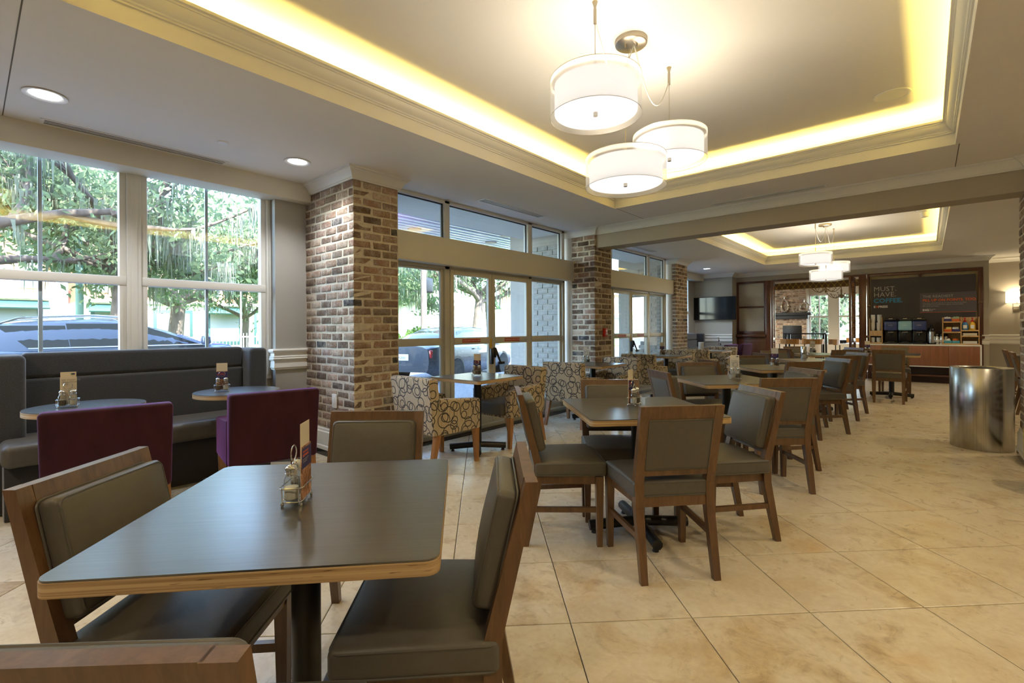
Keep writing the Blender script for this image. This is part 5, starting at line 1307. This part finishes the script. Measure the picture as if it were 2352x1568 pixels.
# ---------------------------------------------------------------- outside: ground
GZ = -0.16
ASPH = simple('asphalt', (0.10, 0.10, 0.105), 0.9, var=0.2, vscale=4); GRASS = simple('lawn', (0.10, 0.20, 0.03), 0.9, var=0.4, vscale=6, bscale=60, bstr=0.5)
def pavers():
    m, nt, b, _ = base('grey_pavers'); setb(b, 0.75)
    vec = coords(nt, 'Object'); br = nt.nodes.new('ShaderNodeTexBrick'); br.inputs['Scale'].default_value = 4.5
    br.inputs['Color1'].default_value = (0.34, 0.34, 0.36, 1); br.inputs['Color2'].default_value = (0.27, 0.27, 0.29, 1); br.inputs['Mortar'].default_value = (0.16, 0.16, 0.17, 1); br.inputs['Mortar Size'].default_value = 0.012
    nt.links.new(vec, br.inputs['Vector']); nt.links.new(br.outputs[0], b.inputs['Base Color']); return m
G().box(-120, -5.1, -60, 120, GZ - 0.2, GZ).obj('ground_outside', ASPH, None, 0, label='asphalt street and car park outside', category='street', **STRUCT)
G().box(-9.5, -5.1, 0.0, 12.5, GZ, GZ + 0.10).obj('pavement_outside', pavers(), None, 0, label='grey paver forecourt outside the glass doors', category='pavement', **STRUCT)
G().box(-40, -17.5, -20, 60, GZ, GZ + 0.10).obj('lawn_outside', GRASS, None, 0, label='strip of lawn across the car park', category='lawn', **STRUCT)
G().box(-7.0, 30, 19.81, 60, GZ - 0.2, GZ).obj('ground_courtyard', ASPH, None, 0, label='paved courtyard behind the lounge windows', category='street', **STRUCT)
# entrance canopy with glossy white planks, grey brick pier
PLK = simple('white_canopy_plank', (0.66, 0.70, 0.72), 0.22, spec=0.6)
cn = G().box(-9.0, -5.1, 3.6, 10.8, 3.02, 3.12).obj('canopy_roof', simple('dark_canopy', (0.10, 0.12, 0.14), 0.6), None, 0, label='entrance canopy slab outside the glass doors', category='canopy', **STRUCT)
x = -9.0
pk = G().rbox(-0.075, 0.075, -3.6, 3.6, -0.02, 0.02, 0.012, 1).mesh('plank', PLK, 40)
while x < -4.9:
    o = mk('plank', pk, cn); o.location = (x + 0.08, 7.2, 3.0); o.rotation_euler = (0, R.uniform(-0.12, 0.12), 0); x += 0.165
for (x, y, lb) in ((-6.8, 5.2, 'left round light under the entrance canopy'), (-6.7, 7.05, 'middle round light under the entrance canopy'), (-6.0, 6.75, 'right small round light under the entrance canopy')):
    t = thing('canopy_light', lb, 'light', (x, y, 2.98), 0, 'round lights under the entrance canopy')
    G().lathe([(0.12, 0.0), (0.12, -0.012), (0.10, -0.014), (0.0, -0.012)], 24).obj('lens', simple('pale_lens', (0.5, 0.36, 0.26), 0.4), t, 40)
spot('added_violet_spot', (-5.6, 3.2, 2.4), 60, (0.75, 0.22, 1.0), 120).rotation_euler = (math.radians(160), math.radians(-35), 0)  # violet spot added to tint the planks, no such lamp hangs there
GBR = simple('grey_stretcher_brick', (0.30, 0.30, 0.28), 0.9, var=0.15, vscale=10)
def pier(name, label, x0, x1, y, pier_w):
    w = G().box(x0, x1, y, y + 0.3, GZ, 3.0).obj(name, simple('greige_stucco', (0.36, 0.35, 0.32), 0.85), None, 0, label=label, category='wall', **STRUCT)
    z = GZ + 0.1; k = 0
    me = {}
    while z < 2.5:
        xx = x0 + pier_w + (0.0 if k % 2 else -0.10)
        while xx < x1 - 0.08:
            a, b = max(xx, x0 + pier_w), min(xx + 0.2, x1 - 0.08)
            if b - a > 0.04:
                key = round(b - a, 2)
                if key not in me: me[key] = G().rbox(-key / 2 + 0.006, key / 2 - 0.006, -0.02, 0.02, -0.036, 0.036, 0.004, 1).mesh('brick', GBR, 40)
                o = mk('brick', me[key], w); o.location = ((a + b) / 2, y - 0.006, z)
            xx += 0.2
        z += 0.085; k += 1
    return w
pier('wall_outside_brick', 'grey brick flank wall seen through the right glass door panes', -5.31, -4.22, 6.06, 0.50)
pier('wall_outside_brick', 'grey brick flank wall seen through the far glass doors', -5.4, -4.30, 9.97, 0.42)
t = thing('outdoor_speaker', 'black outdoor speaker on the flank wall beyond the far doors', 'speaker', (-4.95, 9.88, 1.78))
G().rbox(-0.09, 0.09, -0.10, 0.06, -0.16, 0.14, 0.05, 3).obj('cabinet', M_['black'], t, 40); G().rbox(-0.03, 0.03, 0.06, 0.09, -0.05, 0.05, 0.005).obj('bracket', M_['black'], t, 40)
# ---------------------------------------------------------------- cars (facing +y)
def paint(name, c):
    m, nt, b, _ = base(name); setb(b, 0.3, metal=0.5, coat=1.0); b.inputs['Coat Roughness'].default_value = 0.04; b.inputs['Base Color'].default_value = (*c, 1); return m
CARGLASS = simple('dark_car_glass', (0.012, 0.014, 0.016), 0.05, spec=0.8); LAMP_R = simple('tail_lamp', (0.42, 0.012, 0.012), 0.12, spec=0.8); TYRE = simple('tyre_rubber', (0.015, 0.015, 0.015), 0.8); LENSC = simple('clear_lens', (0.6, 0.6, 0.62), 0.1)
def lerp_profile(P, y):
    if y <= P[0][0]: return P[0][1:]
    for a, b in zip(P, P[1:]):
        if y <= b[0]:
            u = (y - a[0]) / (b[0] - a[0]); u2 = u * u * (3 - 2 * u) * 0.5 + u * 0.5
            return tuple(p + (q - p) * u2 for p, q in zip(a[1:], b[1:]))
    return P[-1][1:]
def car(name, label, loc, rz, body, top, roof, col, W, wheels, wr, side_w, plate='', rails=False, group='parked cars outside'):
    """body: (y, half width, shoulder z, hood z); top: greenhouse (y, half width at belt, half width at roof, roof z) ; side_w: list of side windows (y0a,y1a at belt,y0b,y1b at top, zb, zt)"""
    t = thing(name, label, 'car', loc, rz, group); pm = paint(name + '_paint', col)
    ys = [body[0][0] + (body[-1][0] - body[0][0]) * i / 40 for i in range(41)]
    V = []; F = []; k = 11
    for y in ys:
        w, zs, zh = lerp_profile(body, y)
        end = min(1, (y - ys[0]) / 0.25, (ys[-1] - y) / 0.25); zb = 0.22 + (1 - end) * 0.14
        sec = [(w * 0.90, zb), (w * 0.975, zb + 0.08), (w, zb + 0.22), (w, zs - 0.24), (w * 0.992, zs - 0.10), (w * 0.965, zs - 0.02), (w * 0.90, zs + 0.015), (w * 0.75, zh - 0.02), (w * 0.45, zh), (w * 0.2, zh + 0.004), (0.0, zh + 0.005)]
        V += [(p, y, z) for (p, z) in sec]
    n = len(ys); nv = len(V); V += [(-x, y, z) for (x, y, z) in V]
    for i in range(n - 1):
        for j in range(k - 1):
            a = i * k + j; F.append((a, a + k, a + k + 1, a + 1)); a += nv; F.append((a, a + 1, a + k + 1, a + k))
    for i in (0, n - 1):
        r = [i * k + j for j in range(k)] + [nv + i * k + j for j in range(k - 2, -1, -1)]; F.append(tuple(r if i == 0 else r[::-1]))
    G().add(V, F).obj('body', pm, t, 32)
    ys = [top[0][0] + (top[-1][0] - top[0][0]) * i / 28 for i in range(29)]; V = []; F = []; k = 6
    for y in ys:
        wb, wt, zt, zb = lerp_profile(top, y); h = max(0.0, zt - zb)
        V += [(wb, y, zb), (wb + (wt - wb) * 0.55, y, zb + h * 0.55), (wt, y, zb + h * 0.90), (wt * 0.90, y, zb + h * 0.975), (wt * 0.5, y, zt), (0, y, zt + 0.004)]
    n = len(ys); nv = len(V); V += [(-x, y, z) for (x, y, z) in V]
    for i in range(n - 1):
        for j in range(k - 1):
            a = i * k + j; F.append((a, a + k, a + k + 1, a + 1)); a += nv; F.append((a, a + 1, a + k + 1, a + k))
    for i in (0, n - 1):
        r = [i * k + j for j in range(k)] + [nv + i * k + j for j in range(k - 2, -1, -1)]; F.append(tuple(r if i == 0 else r[::-1]))
    G().add(V, F).obj('cabin', pm, t, 32)
    def on_side(y, z):
        wb, wt, zt, zb = lerp_profile(top, y); u = min(1, max(0, (z - zb) / max(0.05, (zt - zb) * 0.9)))
        return (wb + (wt - wb) * u) + 0.006
    for sx in (-1, 1):
        for (y0b, y1b, y0t, y1t, zb, zt) in side_w:
            V = []; F = []; m = 6; q = 4
            for i in range(m + 1):
                for j in range(q + 1):
                    u, v = i / m, j / q; y = (y0b + (y1b - y0b) * u) * (1 - v) + (y0t + (y1t - y0t) * u) * v; z = zb + (zt - zb) * v
                    V.append((sx * on_side(y, z), y, z))
            for i in range(m):
                for j in range(q):
                    a = i * (q + 1) + j; f = (a, a + q + 1, a + q + 2, a + 1); F.append(f if sx > 0 else f[::-1])
            G().add(V, F).obj('side_window', CARGLASS, t, 60)
        y0, y1 = side_w[0][0], side_w[-1][1]; zb = side_w[0][4]
        G().tube([(sx * (on_side(y0 + (y1 - y0) * i / 10, zb) + 0.004), y0 + (y1 - y0) * i / 10, zb - 0.006) for i in range(11)], 0.009, 5).obj('belt_molding', M_['chrome'], t)
        ym = side_w[-1][1] - 0.18; w = lerp_profile(body, ym)[0]
        G().rbox(sx * (w + 0.10) - 0.10, sx * (w + 0.10) + 0.07, ym - 0.05, ym + 0.08, zb + 0.0, zb + 0.14, 0.04, 2).obj('wing_mirror', pm, t, 40)
        for yh in (y0 + (y1 - y0) * 0.34, y0 + (y1 - y0) * 0.72):
            w = lerp_profile(body, yh)[0]; G().rbox(sx * (w + 0.004) - 0.014, sx * (w + 0.004) + 0.014, yh - 0.10, yh + 0.10, zb - 0.16, zb - 0.13, 0.012, 1).obj('door_handle', pm if not rails else M_['chrome'], t, 40)
        for yw in wheels:
            w = lerp_profile(body, yw)[0]
            g = G(); g.lathe([(wr * 0.62, -0.10), (wr * 0.95, -0.10), (wr, -0.07), (wr, 0.07), (wr * 0.95, 0.10), (wr * 0.64, 0.10)], 28, mi=0)
            g.lathe([(0.0, 0.06), (0.05, 0.075), (0.06, 0.05), (wr * 0.62, 0.03)], 28, mi=2)
            for s_ in range(10):
                a = 2 * PI * s_ / 10; d = Vector((math.cos(a), math.sin(a), 0)); p = Vector((-math.sin(a), math.cos(a), 0)) * 0.024
                b0, b1 = d * 0.04, d * wr * 0.64
                g.hexa([tuple(b0 - p + Vector((0, 0, 0.03))), tuple(b0 + p + Vector((0, 0, 0.03))), tuple(b1 + p * 0.7 + Vector((0, 0, 0.03))), tuple(b1 - p * 0.7 + Vector((0, 0, 0.03))), tuple(b0 - p + Vector((0, 0, 0.085))), tuple(b0 + p + Vector((0, 0, 0.085))), tuple(b1 + p * 0.7 + Vector((0, 0, 0.085))), tuple(b1 - p * 0.7 + Vector((0, 0, 0.085)))], mi=1)
            g.xf(Matrix.Translation((sx * (w - 0.08), yw, wr)) @ Matrix.Rotation(sx * PI / 2, 4, 'Y'))
            g.obj('wheel', [TYRE, M_['chrome'], M_['black']], t, 40)
            G().add(*arch(sx, w, yw, wr)).obj('wheel_arch', M_['black'], t, 0)
    # windscreens follow the cabin slope at both ends
    for (i0, i1, nm) in ((0, 6, 'rear_window'), (-7, -1, 'windscreen')):
        ya, yb_ = (ys[1], ys[7]) if i0 == 0 else (ys[-8], ys[-2]); V = []; F = []
        for i in range(7):
            y = ya + (yb_ - ya) * i / 6; wb, wt, zt, zb = lerp_profile(top, y)
            for j in range(7): V.append(((j / 3 - 1) * wt * 0.86, y, zt + 0.010 - 0.02 * abs(j / 3 - 1) ** 3))
        for i in range(6):
            for j in range(6): a = i * 7 + j; F.append((a, a + 1, a + 8, a + 7))
        G().add(V, F).obj(nm, CARGLASS, t, 60)
    yr = body[0][0]; w, zs, zh = lerp_profile(body, yr + 0.1)
    for sx in (-1, 1):
        g = G(); g.rbox(sx * w * 0.77 - w * 0.22, sx * w * 0.77 + w * 0.22, yr + 0.02, yr + 0.22, zs - 0.24, zs - 0.05, 0.03, 2); g.obj('tail_lamp', LAMP_R, t, 40)
        g = G(); g.rbox(sx * w * 0.74 - w * 0.20, sx * w * 0.74 + w * 0.16, yr + 0.005, yr + 0.15, zs - 0.225, zs - 0.16, 0.02, 2); g.obj('reverse_lamp', LENSC, t, 40)
        wf, zsf, zhf = lerp_profile(body, body[-1][0] - 0.2); G().rbox(sx * wf * 0.75 - wf * 0.2, sx * wf * 0.75 + wf * 0.2, body[-1][0] - 0.28, body[-1][0] + 0.0, zsf - 0.18, zsf - 0.03, 0.03, 2).obj('headlamp', LENSC, t, 40)
    pl_ = G().rbox(-0.16, 0.16, yr - 0.012, yr + 0.02, zs - 0.30, zs - 0.15, 0.004).obj('licence_plate', M_['white'], t, 30)
    if plate: text(plate, 0.085, NAVY, pl_, (-0.13, yr - 0.0135, zs - 0.258), (PI / 2, 0, 0), extrude=0.0004)
    if rails:
        for sx in (-1, 1):
            wt = roof[0]; g = G(); g.tube([(sx * wt * 0.80, roof[1] + (roof[2] - roof[1]) * i / 8, lerp_profile(top, roof[1] + (roof[2] - roof[1]) * i / 8)[2] + (0.05 if 0 < i < 8 else 0.0)) for i in range(9)], 0.014, 6); g.obj('roof_rail', M_['chrome'], t)
    return t
def arch(sx, w, yw, wr):
    V = []; F = []; n = 16
    for i in range(n + 1):
        a = PI * i / n
        for r in (wr * 0.9, wr * 1.16): V.append((sx * (w + 0.004), yw + r * math.cos(a), wr + r * math.sin(a)))
    for i in range(n): F.append((2 * i, 2 * i + 1, 2 * i + 3, 2 * i + 2) if sx < 0 else (2 * i, 2 * i + 2, 2 * i + 3, 2 * i + 1))
    return V, F
sedan_body = [(-2.45, 0.72, 0.90, 0.98), (-2.25, 0.84, 0.97, 1.03), (-1.6, 0.90, 0.98, 1.05), (0, 0.92, 0.96, 1.0), (1.2, 0.91, 0.92, 0.98), (2.1, 0.84, 0.80, 0.86), (2.45, 0.68, 0.68, 0.72)]
sedan_top = [(-1.85, 0.70, 0.66, 1.05, 0.98), (-1.25, 0.80, 0.64, 1.28, 0.96), (-0.75, 0.83, 0.63, 1.41, 0.95), (-0.1, 0.84, 0.64, 1.45, 0.95), (0.5, 0.83, 0.63, 1.41, 0.94), (1.0, 0.80, 0.64, 1.20, 0.94), (1.4, 0.74, 0.66, 0.99, 0.94)]
sedan_win = [(-1.35, -0.98, -0.98, -0.72, 1.0, 1.33), (-0.92, -0.02, -0.68, -0.06, 0.985, 1.355), (0.06, 1.08, 0.02, 0.55, 0.975, 1.355)]
car('sedan', 'dark grey sedan outside the entrance doors, rear quarter to us', (-10.18, 9.18, GZ), math.radians(18), sedan_body, sedan_top, None, (0.06, 0.068, 0.085), 1.84, (-1.42, 1.38), 0.33, sedan_win, 'X2001')
car('sedan', 'blue sedan parked beyond the SUV', (-14.95, 2.35, GZ), 0.06, sedan_body, sedan_top, None, (0.02, 0.03, 0.26), 1.84, (-1.42, 1.38), 0.33, sedan_win)
bpy.data.objects['sedan.001'].rotation_euler = (0, 0, PI + 0.06)
suv_body = [(-2.1, 0.80, 1.06, 1.10), (-1.85, 0.92, 1.12, 1.16), (-0.5, 0.95, 1.10, 1.14), (1.2, 0.94, 1.03, 1.08), (2.0, 0.88, 0.94, 0.99), (2.35, 0.74, 0.78, 0.83)]
suv_top = [(-1.95, 0.80, 0.70, 1.22, 1.10), (-1.75, 0.85, 0.72, 1.44, 1.11), (-1.2, 0.88, 0.73, 1.53, 1.11), (-0.5, 0.89, 0.74, 1.565, 1.10), (-0.1, 0.885, 0.735, 1.54, 1.09), (0.35, 0.87, 0.735, 1.40, 1.07), (0.75, 0.84, 0.74, 1.24, 1.05), (1.25, 0.80, 0.76, 1.06, 1.04)]
suv_win = [(-1.22, -0.80, -1.52, -0.84, 1.15, 1.46), (-0.79, -0.02, -0.83, -0.10, 1.13, 1.49), (-0.01, 1.02, -0.09, 0.12, 1.08, 1.44)]
car('suv', 'blue grey SUV with roof rails parked right outside the banquette window', (-10.1, 1.78, GZ), 0, suv_body, suv_top, (0.74, -1.5, 0.1), (0.09, 0.115, 0.17), 1.9, (-1.3, 1.35), 0.36, suv_win, '', True)
# ---------------------------------------------------------------- live oaks with hanging moss
BARK = simple('oak_bark', (0.11, 0.085, 0.07), 0.95, var=0.4, vscale=9, stretch=(1, 1, 0.25), bscale=22, bstr=0.8)
def leafmat(name, a, b_):
    m, nt, b, out = base(name); nt.nodes.remove(b)
    g = nt.nodes.new('ShaderNodeNewGeometry'); c = ramp(nt, noise(nt, g.outputs['Position'], 0.9, 4), [(0.3, a), (0.7, b_)])
    d = nt.nodes.new('ShaderNodeBsdfDiffuse'); tr = nt.nodes.new('ShaderNodeBsdfTranslucent'); nt.links.new(c, d.inputs[0]); nt.links.new(c, tr.inputs[0])
    mx = nt.nodes.new('ShaderNodeMixShader'); mx.inputs[0].default_value = 0.4; nt.links.new(d.outputs[0], mx.inputs[1]); nt.links.new(tr.outputs[0], mx.inputs[2]); nt.links.new(mx.outputs[0], out.inputs[0]); return m
LEAF = leafmat('oak_leaves', (0.09, 0.14, 0.08), (0.25, 0.31, 0.17)); MOSS = leafmat('spanish_moss', (0.17, 0.19, 0.15), (0.26, 0.28, 0.22))
def oak(label, x, y, trunk_h, trunk_r, spread, seed, nleaf, lean=(0, 0), low=0.0, size=0.14):
    r = random.Random(seed); t = thing('oak_tree', label, 'tree', (x, y, GZ), 0, 'live oaks across the street')
    g = G(); ends = []
    top = Vector((lean[0], lean[1], trunk_h))
    g.tube([(0, 0, 0), (0, 0, 0.25), tuple(top * 0.5), tuple(top)], [trunk_r * 1.45, trunk_r * 1.05, trunk_r * 0.92, trunk_r * 0.85], 10)
    def limb(p, d, L, rad, lev):
        P = [p]; q = p.copy(); dd = d.copy(); n = 5
        for i in range(n):
            dd = (dd + Vector((r.uniform(-.3, .3), r.uniform(-.3, .3), r.uniform(-.12, .22)))).normalized(); q = q + dd * L / n; P.append(q.copy())
        g.tube([tuple(a) for a in P], [rad * (1 - 0.6 * i / n) for i in range(n + 1)], 6)
        if lev < 2:
            for k in range(3 if lev == 0 else 3):
                s = P[r.choice((2, 3, 4, 5))]; a = dd + Vector((r.uniform(-1, 1), r.uniform(-1, 1), r.uniform(-.35, .7))); limb(s, a.normalized(), L * r.uniform(.5, .75), rad * .5, lev + 1)
        ends.extend(P[2:])
    for k in range(6):
        a = 2 * PI * k / 6 + r.uniform(-.4, .4); limb(top * r.uniform(.85, 1), Vector((math.cos(a), math.sin(a), r.uniform(0.12, 0.75))).normalized(), spread * r.uniform(.55, .85), trunk_r * .55, 0)
    g.obj('trunk', BARK, t, 60)
    V = []; F = []
    while len(F) < nleaf:
        e = r.choice(ends); c = e + Vector((r.gauss(0, .55), r.gauss(0, .55), r.gauss(0.15, .45)))
        if c.z < low: continue
        for q in range(9):
            p = c + Vector((r.gauss(0, .19), r.gauss(0, .19), r.gauss(0, .16))); s = size * r.uniform(.55, 1.15)
            u = Vector((r.uniform(-1, 1), r.uniform(-1, 1), r.uniform(-1, 1))).normalized(); w = u.orthogonal().normalized(); w = (w + u.cross(w) * r.uniform(-1, 1)).normalized()
            b = len(V); V += [tuple(p - u * s), tuple(p + w * s * .42), tuple(p + u * s), tuple(p - w * s * .42)]; F.append((b, b + 1, b + 2, b + 3))
    G().add(V, F).obj('foliage', LEAF, t, 0, kind='stuff')
    V = []; F = []
    for k in range(int(len(ends) * 1.2)):
        e = r.choice(ends); 
        for q in range(7):
            p = e + Vector((r.uniform(-.25, .25), r.uniform(-.25, .25), 0)); L = r.uniform(.3, 1.1); w = r.uniform(.012, .05); a = r.uniform(0, PI); dx, dy = w * math.cos(a), w * math.sin(a); b = len(V)
            V += [(p.x - dx, p.y - dy, p.z), (p.x + dx, p.y + dy, p.z), (p.x + r.uniform(-.06, .06), p.y + r.uniform(-.06, .06), p.z - L)]; F.append((b, b + 1, b + 2))
    G().add(V, F).obj('spanish_moss', MOSS, t, 0, kind='stuff')
    return t
oak('gnarled live oak framed in the lower right window pane', -24, 5.75, 2.7, 0.30, 5.6, 3, 11700, (0.1, 0.2), 1.6)
oak('live oak whose low limb crosses the left window', -16.5, -2.2, 2.9, 0.36, 7.2, 5, 13500, (0.2, 0.5), 2.1, 0.12)
oak('dark trunked live oak beside the window mullion', -18.5, 2.9, 3.6, 0.20, 5.4, 8, 11700, (-0.2, 0.3), 2.7, 0.12)
oak('smaller live oak right of the gnarled one', -27, 9.6, 2.2, 0.18, 4.0, 13, 8100, (0.3, 0), 1.3)
oak('live oak behind the grey sedan, left of the door gap', -20, 19.6, 3.4, 0.30, 5.4, 21, 10800, (0.2, 0.3), 2.0)
oak('live oak right of the door gap beyond the car park', -21.5, 22.6, 3.6, 0.26, 5.2, 34, 9900, (0.0, -0.3), 2.2)
oak('distant live oak left of the utility pole', -30, 20.5, 3.0, 0.25, 5.5, 55, 7200, (0, 0), 1.8, 0.18)
oak('live oak high behind the left window', -28, -4.0, 4.2, 0.35, 8.0, 71, 10800, (0, 0), 3.0, 0.2)
oak('small tree outside the lounge windows', -4.5, 25.5, 1.5, 0.10, 2.4, 80, 9000, (0, 0), 0.6)
# ---------------------------------------------------------------- buildings, fence, poles
WHT = simple('white_stucco', (0.78, 0.74, 0.68), 0.8, var=0.05); TERR = simple('orange_brick_front', (0.48, 0.20, 0.10), 0.85, var=0.15, vscale=5); TEALP = simple('dark_green_shopfront', (0.02, 0.06, 0.055), 0.5); SHOP = simple('shop_glass', (0.16, 0.18, 0.18), 0.15)
def shop_row(label, x, y0, y1, h1, h2, upper, n, seed):
    r = random.Random(seed); t = thing('shop_building', label, 'building', (x, (y0 + y1) / 2, GZ), 0, 'shops across the street'); L = (y1 - y0) / 2
    G().box(-6, 0, -L, L, 0, h1).obj('ground_floor', WHT, t, 0); G().box(-6, -0.1, -L, L, h1, h2).obj('upper_floor', upper, t, 0)
    G().rbox(-0.2, 0.35, -L, L, h1 - 0.12, h1 + 0.12, 0.03).obj('cornice', M_['trim'], t, 30); G().rbox(-6.2, 0.3, -L - .1, L + .1, h2, h2 + 0.25, 0.03).obj('roof_edge', M_['trim'], t, 30)
    w = 2 * L / n
    for k in range(n):
        yc = -L + (k + .5) * w
        f = G(); f.rbox(-0.02, 0.08, yc - w * .36, yc + w * .36, 0.2, h1 - 0.5, 0.02); f = f.obj('shop_window', TEALP, t, 30); G().box(0.08, 0.09, yc - w * .30, yc + w * .30, 0.5, h1 - 0.75).obj('pane', SHOP, f, 0)
        for q in (-.22, .22):
            f = G().rbox(-0.11, -0.03, yc + q * w - .45, yc + q * w + .45, h1 + .6, h2 - .6, 0.02).obj('sash_window', M_['trim'], t, 30); G().box(-0.03, -0.02, yc + q * w - .38, yc + q * w + .38, h1 + .67, h2 - .67).obj('pane', SHOP, f, 0)
    if r.random() < 2:
        for k in range(0, n, 2): yc = -L + (k + .5) * w; G().prism([(0.05, h1 - .2), (1.0, h1 - .7), (0.95, h1 - .78), (0.05, h1 - .45)], 1, yc - w * .42, yc + w * .42).obj('awning', TEALP, t, 30)
    return t
shop_row('pale shop building with orange upper floor seen through the left window', -44, -28, 4, 3.6, 7.6, TERR, 7, 1)
shop_row('long white shop building behind the gnarled oak', -42, 5, 22, 3.4, 6.4, TERR, 5, 2)
shop_row('pale shop building behind the grey sedan', -46, 26, 48, 3.4, 5.4, WHT, 6, 3)
shop_row('pale building beyond the right glass door', -40, 50, 75, 3.6, 7.0, TERR, 6, 4)
t = thing('gabled_house', 'white gabled house roof behind the sedan', 'building', (-34, 25.5, GZ))
G().box(-5, 5, -5, 5, 0, 3.3).obj('walls', WHT, t, 0); G().prism([(-5.4, 3.2), (5.4, 3.2), (0, 6.8)], 0, -5.3, 5.3).obj('gable', WHT, t, 0)
g = G(); g.prism([(-5.7, 3.1), (0, 6.9), (0, 7.15), (-5.9, 3.25)], 0, -5.5, 5.6); g.prism([(5.7, 3.1), (5.9, 3.25), (0, 7.15), (0, 6.9)], 0, -5.5, 5.6); g.obj('roof', simple('slate_green_roof', (0.08, 0.13, 0.13), 0.7), t, 0)
for (yy, lb) in ((-1.5, 0), (1.5, 0)): f = G().rbox(5.0, 5.06, yy - .5, yy + .5, 1.0, 2.4, 0.02).obj('sash_window', M_['trim'], t, 30); G().box(5.06, 5.07, yy - .42, yy + .42, 1.08, 2.32).obj('pane', SHOP, f, 0)
fe = thing('iron_fence', 'pale picket fence on the lawn right of the blue car', 'fence', (-21.5, 8.2, GZ + 0.1))
G().rbox(-0.02, 0.02, -3.2, 3.2, 0.18, 0.23, 0.004).obj('rail', M_['white'], fe, 0); G().rbox(-0.02, 0.02, -3.2, 3.2, 0.98, 1.03, 0.004).obj('rail', M_['white'], fe, 0)
pm_ = G().rbox(-0.012, 0.012, -0.012, 0.012, 0, 1.15, 0.004).mesh('picket', M_['white'], 0)
for k in range(50): o = mk('picket', pm_, fe); o.location = (0, -3.15 + k * 0.1285, 0)
def pole(label, x, y, h, r, m, name='utility_pole', cat='pole'):
    t = thing(name, label, cat, (x, y, GZ)); G().lathe([(r, 0), (r * .75, h), (0, h + .02)], 12).obj('shaft', m, t, 40); return t
PG = simple('verdigris_paint', (0.12, 0.22, 0.19), 0.6)
pole('pale green lamp post in the left window', -20, 2.35, 6.5, 0.11, PG, 'lamp_post', 'lamp post')
t = pole('dark utility pole left of the entrance door gap', -17, 13.5, 8.0, 0.15, BARK)
G().rbox(-0.12, 0.12, -0.1, 0.5, 3.0, 3.7, 0.1, 2).obj('transformer', M_['black'], t, 40)
pole('thin white sign post on the lawn', -20, 7.0, 2.9, 0.035, M_['white'], 'sign_post', 'post')
t = thing('street_lantern', 'black street lantern outside the lounge windows', 'lantern', (-2.82, 22.5, GZ))
G().lathe([(0.09, 0), (0.05, 0.4), (0.035, 2.3), (0.0, 2.31)], 12).obj('shaft', M_['black'], t, 40); G().lathe([(0.05, 2.3), (0.10, 2.38), (0.14, 2.68), (0.16, 2.7), (0.05, 2.82), (0, 2.9)], 8).obj('lantern_head', M_['black'], t, 30)
# a person-free row of shrubs at the kerb
SHR = leafmat('shrub_leaves', (0.05, 0.10, 0.02), (0.12, 0.20, 0.05))
for k, (x, y, s) in enumerate(((-17.8, 12.0, 0.8), (-18.2, 14.3, 0.9), (-18.0, 17.0, 0.75))):
    rr_ = random.Random(200 + k); V = []; F = []
    for q in range(2200):
        d = Vector((rr_.gauss(0, 1), rr_.gauss(0, 1), rr_.gauss(0, 1))).normalized(); p = Vector((d.x * s, d.y * s, s * .8 + d.z * s * .8)) * rr_.uniform(.7, 1); u = Vector((rr_.uniform(-1, 1), rr_.uniform(-1, 1), rr_.uniform(-1, 1))).normalized(); w = u.orthogonal().normalized(); b = len(V); z = 0.09
        V += [tuple(p - u * z), tuple(p + w * z * .5), tuple(p + u * z), tuple(p - w * z * .5)]; F.append((b, b + 1, b + 2, b + 3))
    t = thing('shrub', '%s kerb shrub behind the grey sedan' % ('left', 'middle', 'right')[k], 'shrub', (x, y, GZ + .1), 0, 'kerb shrubs'); G().add(V, F).obj('foliage', SHR, t, 0, kind='stuff'); G().lathe([(0.05, 0), (0.03, s)], 6).obj('stem', BARK, t, 0)

# ---------------------------------------------------------------- lettering becomes plain meshes
bpy.context.view_layer.update()
dg = bpy.context.evaluated_depsgraph_get()
cache = {}
for o in [o for o in bpy.data.objects if o.type == 'FONT']:
    if o.data.name not in cache: cache[o.data.name] = bpy.data.meshes.new_from_object(o.evaluated_get(dg))
    nm = o.name; n = bpy.data.objects.new('lettering', cache[o.data.name]); COL.objects.link(n); n.parent = o.parent
    n.location = o.location; n.rotation_euler = o.rotation_euler; n.scale = o.scale
    bpy.data.objects.remove(o)
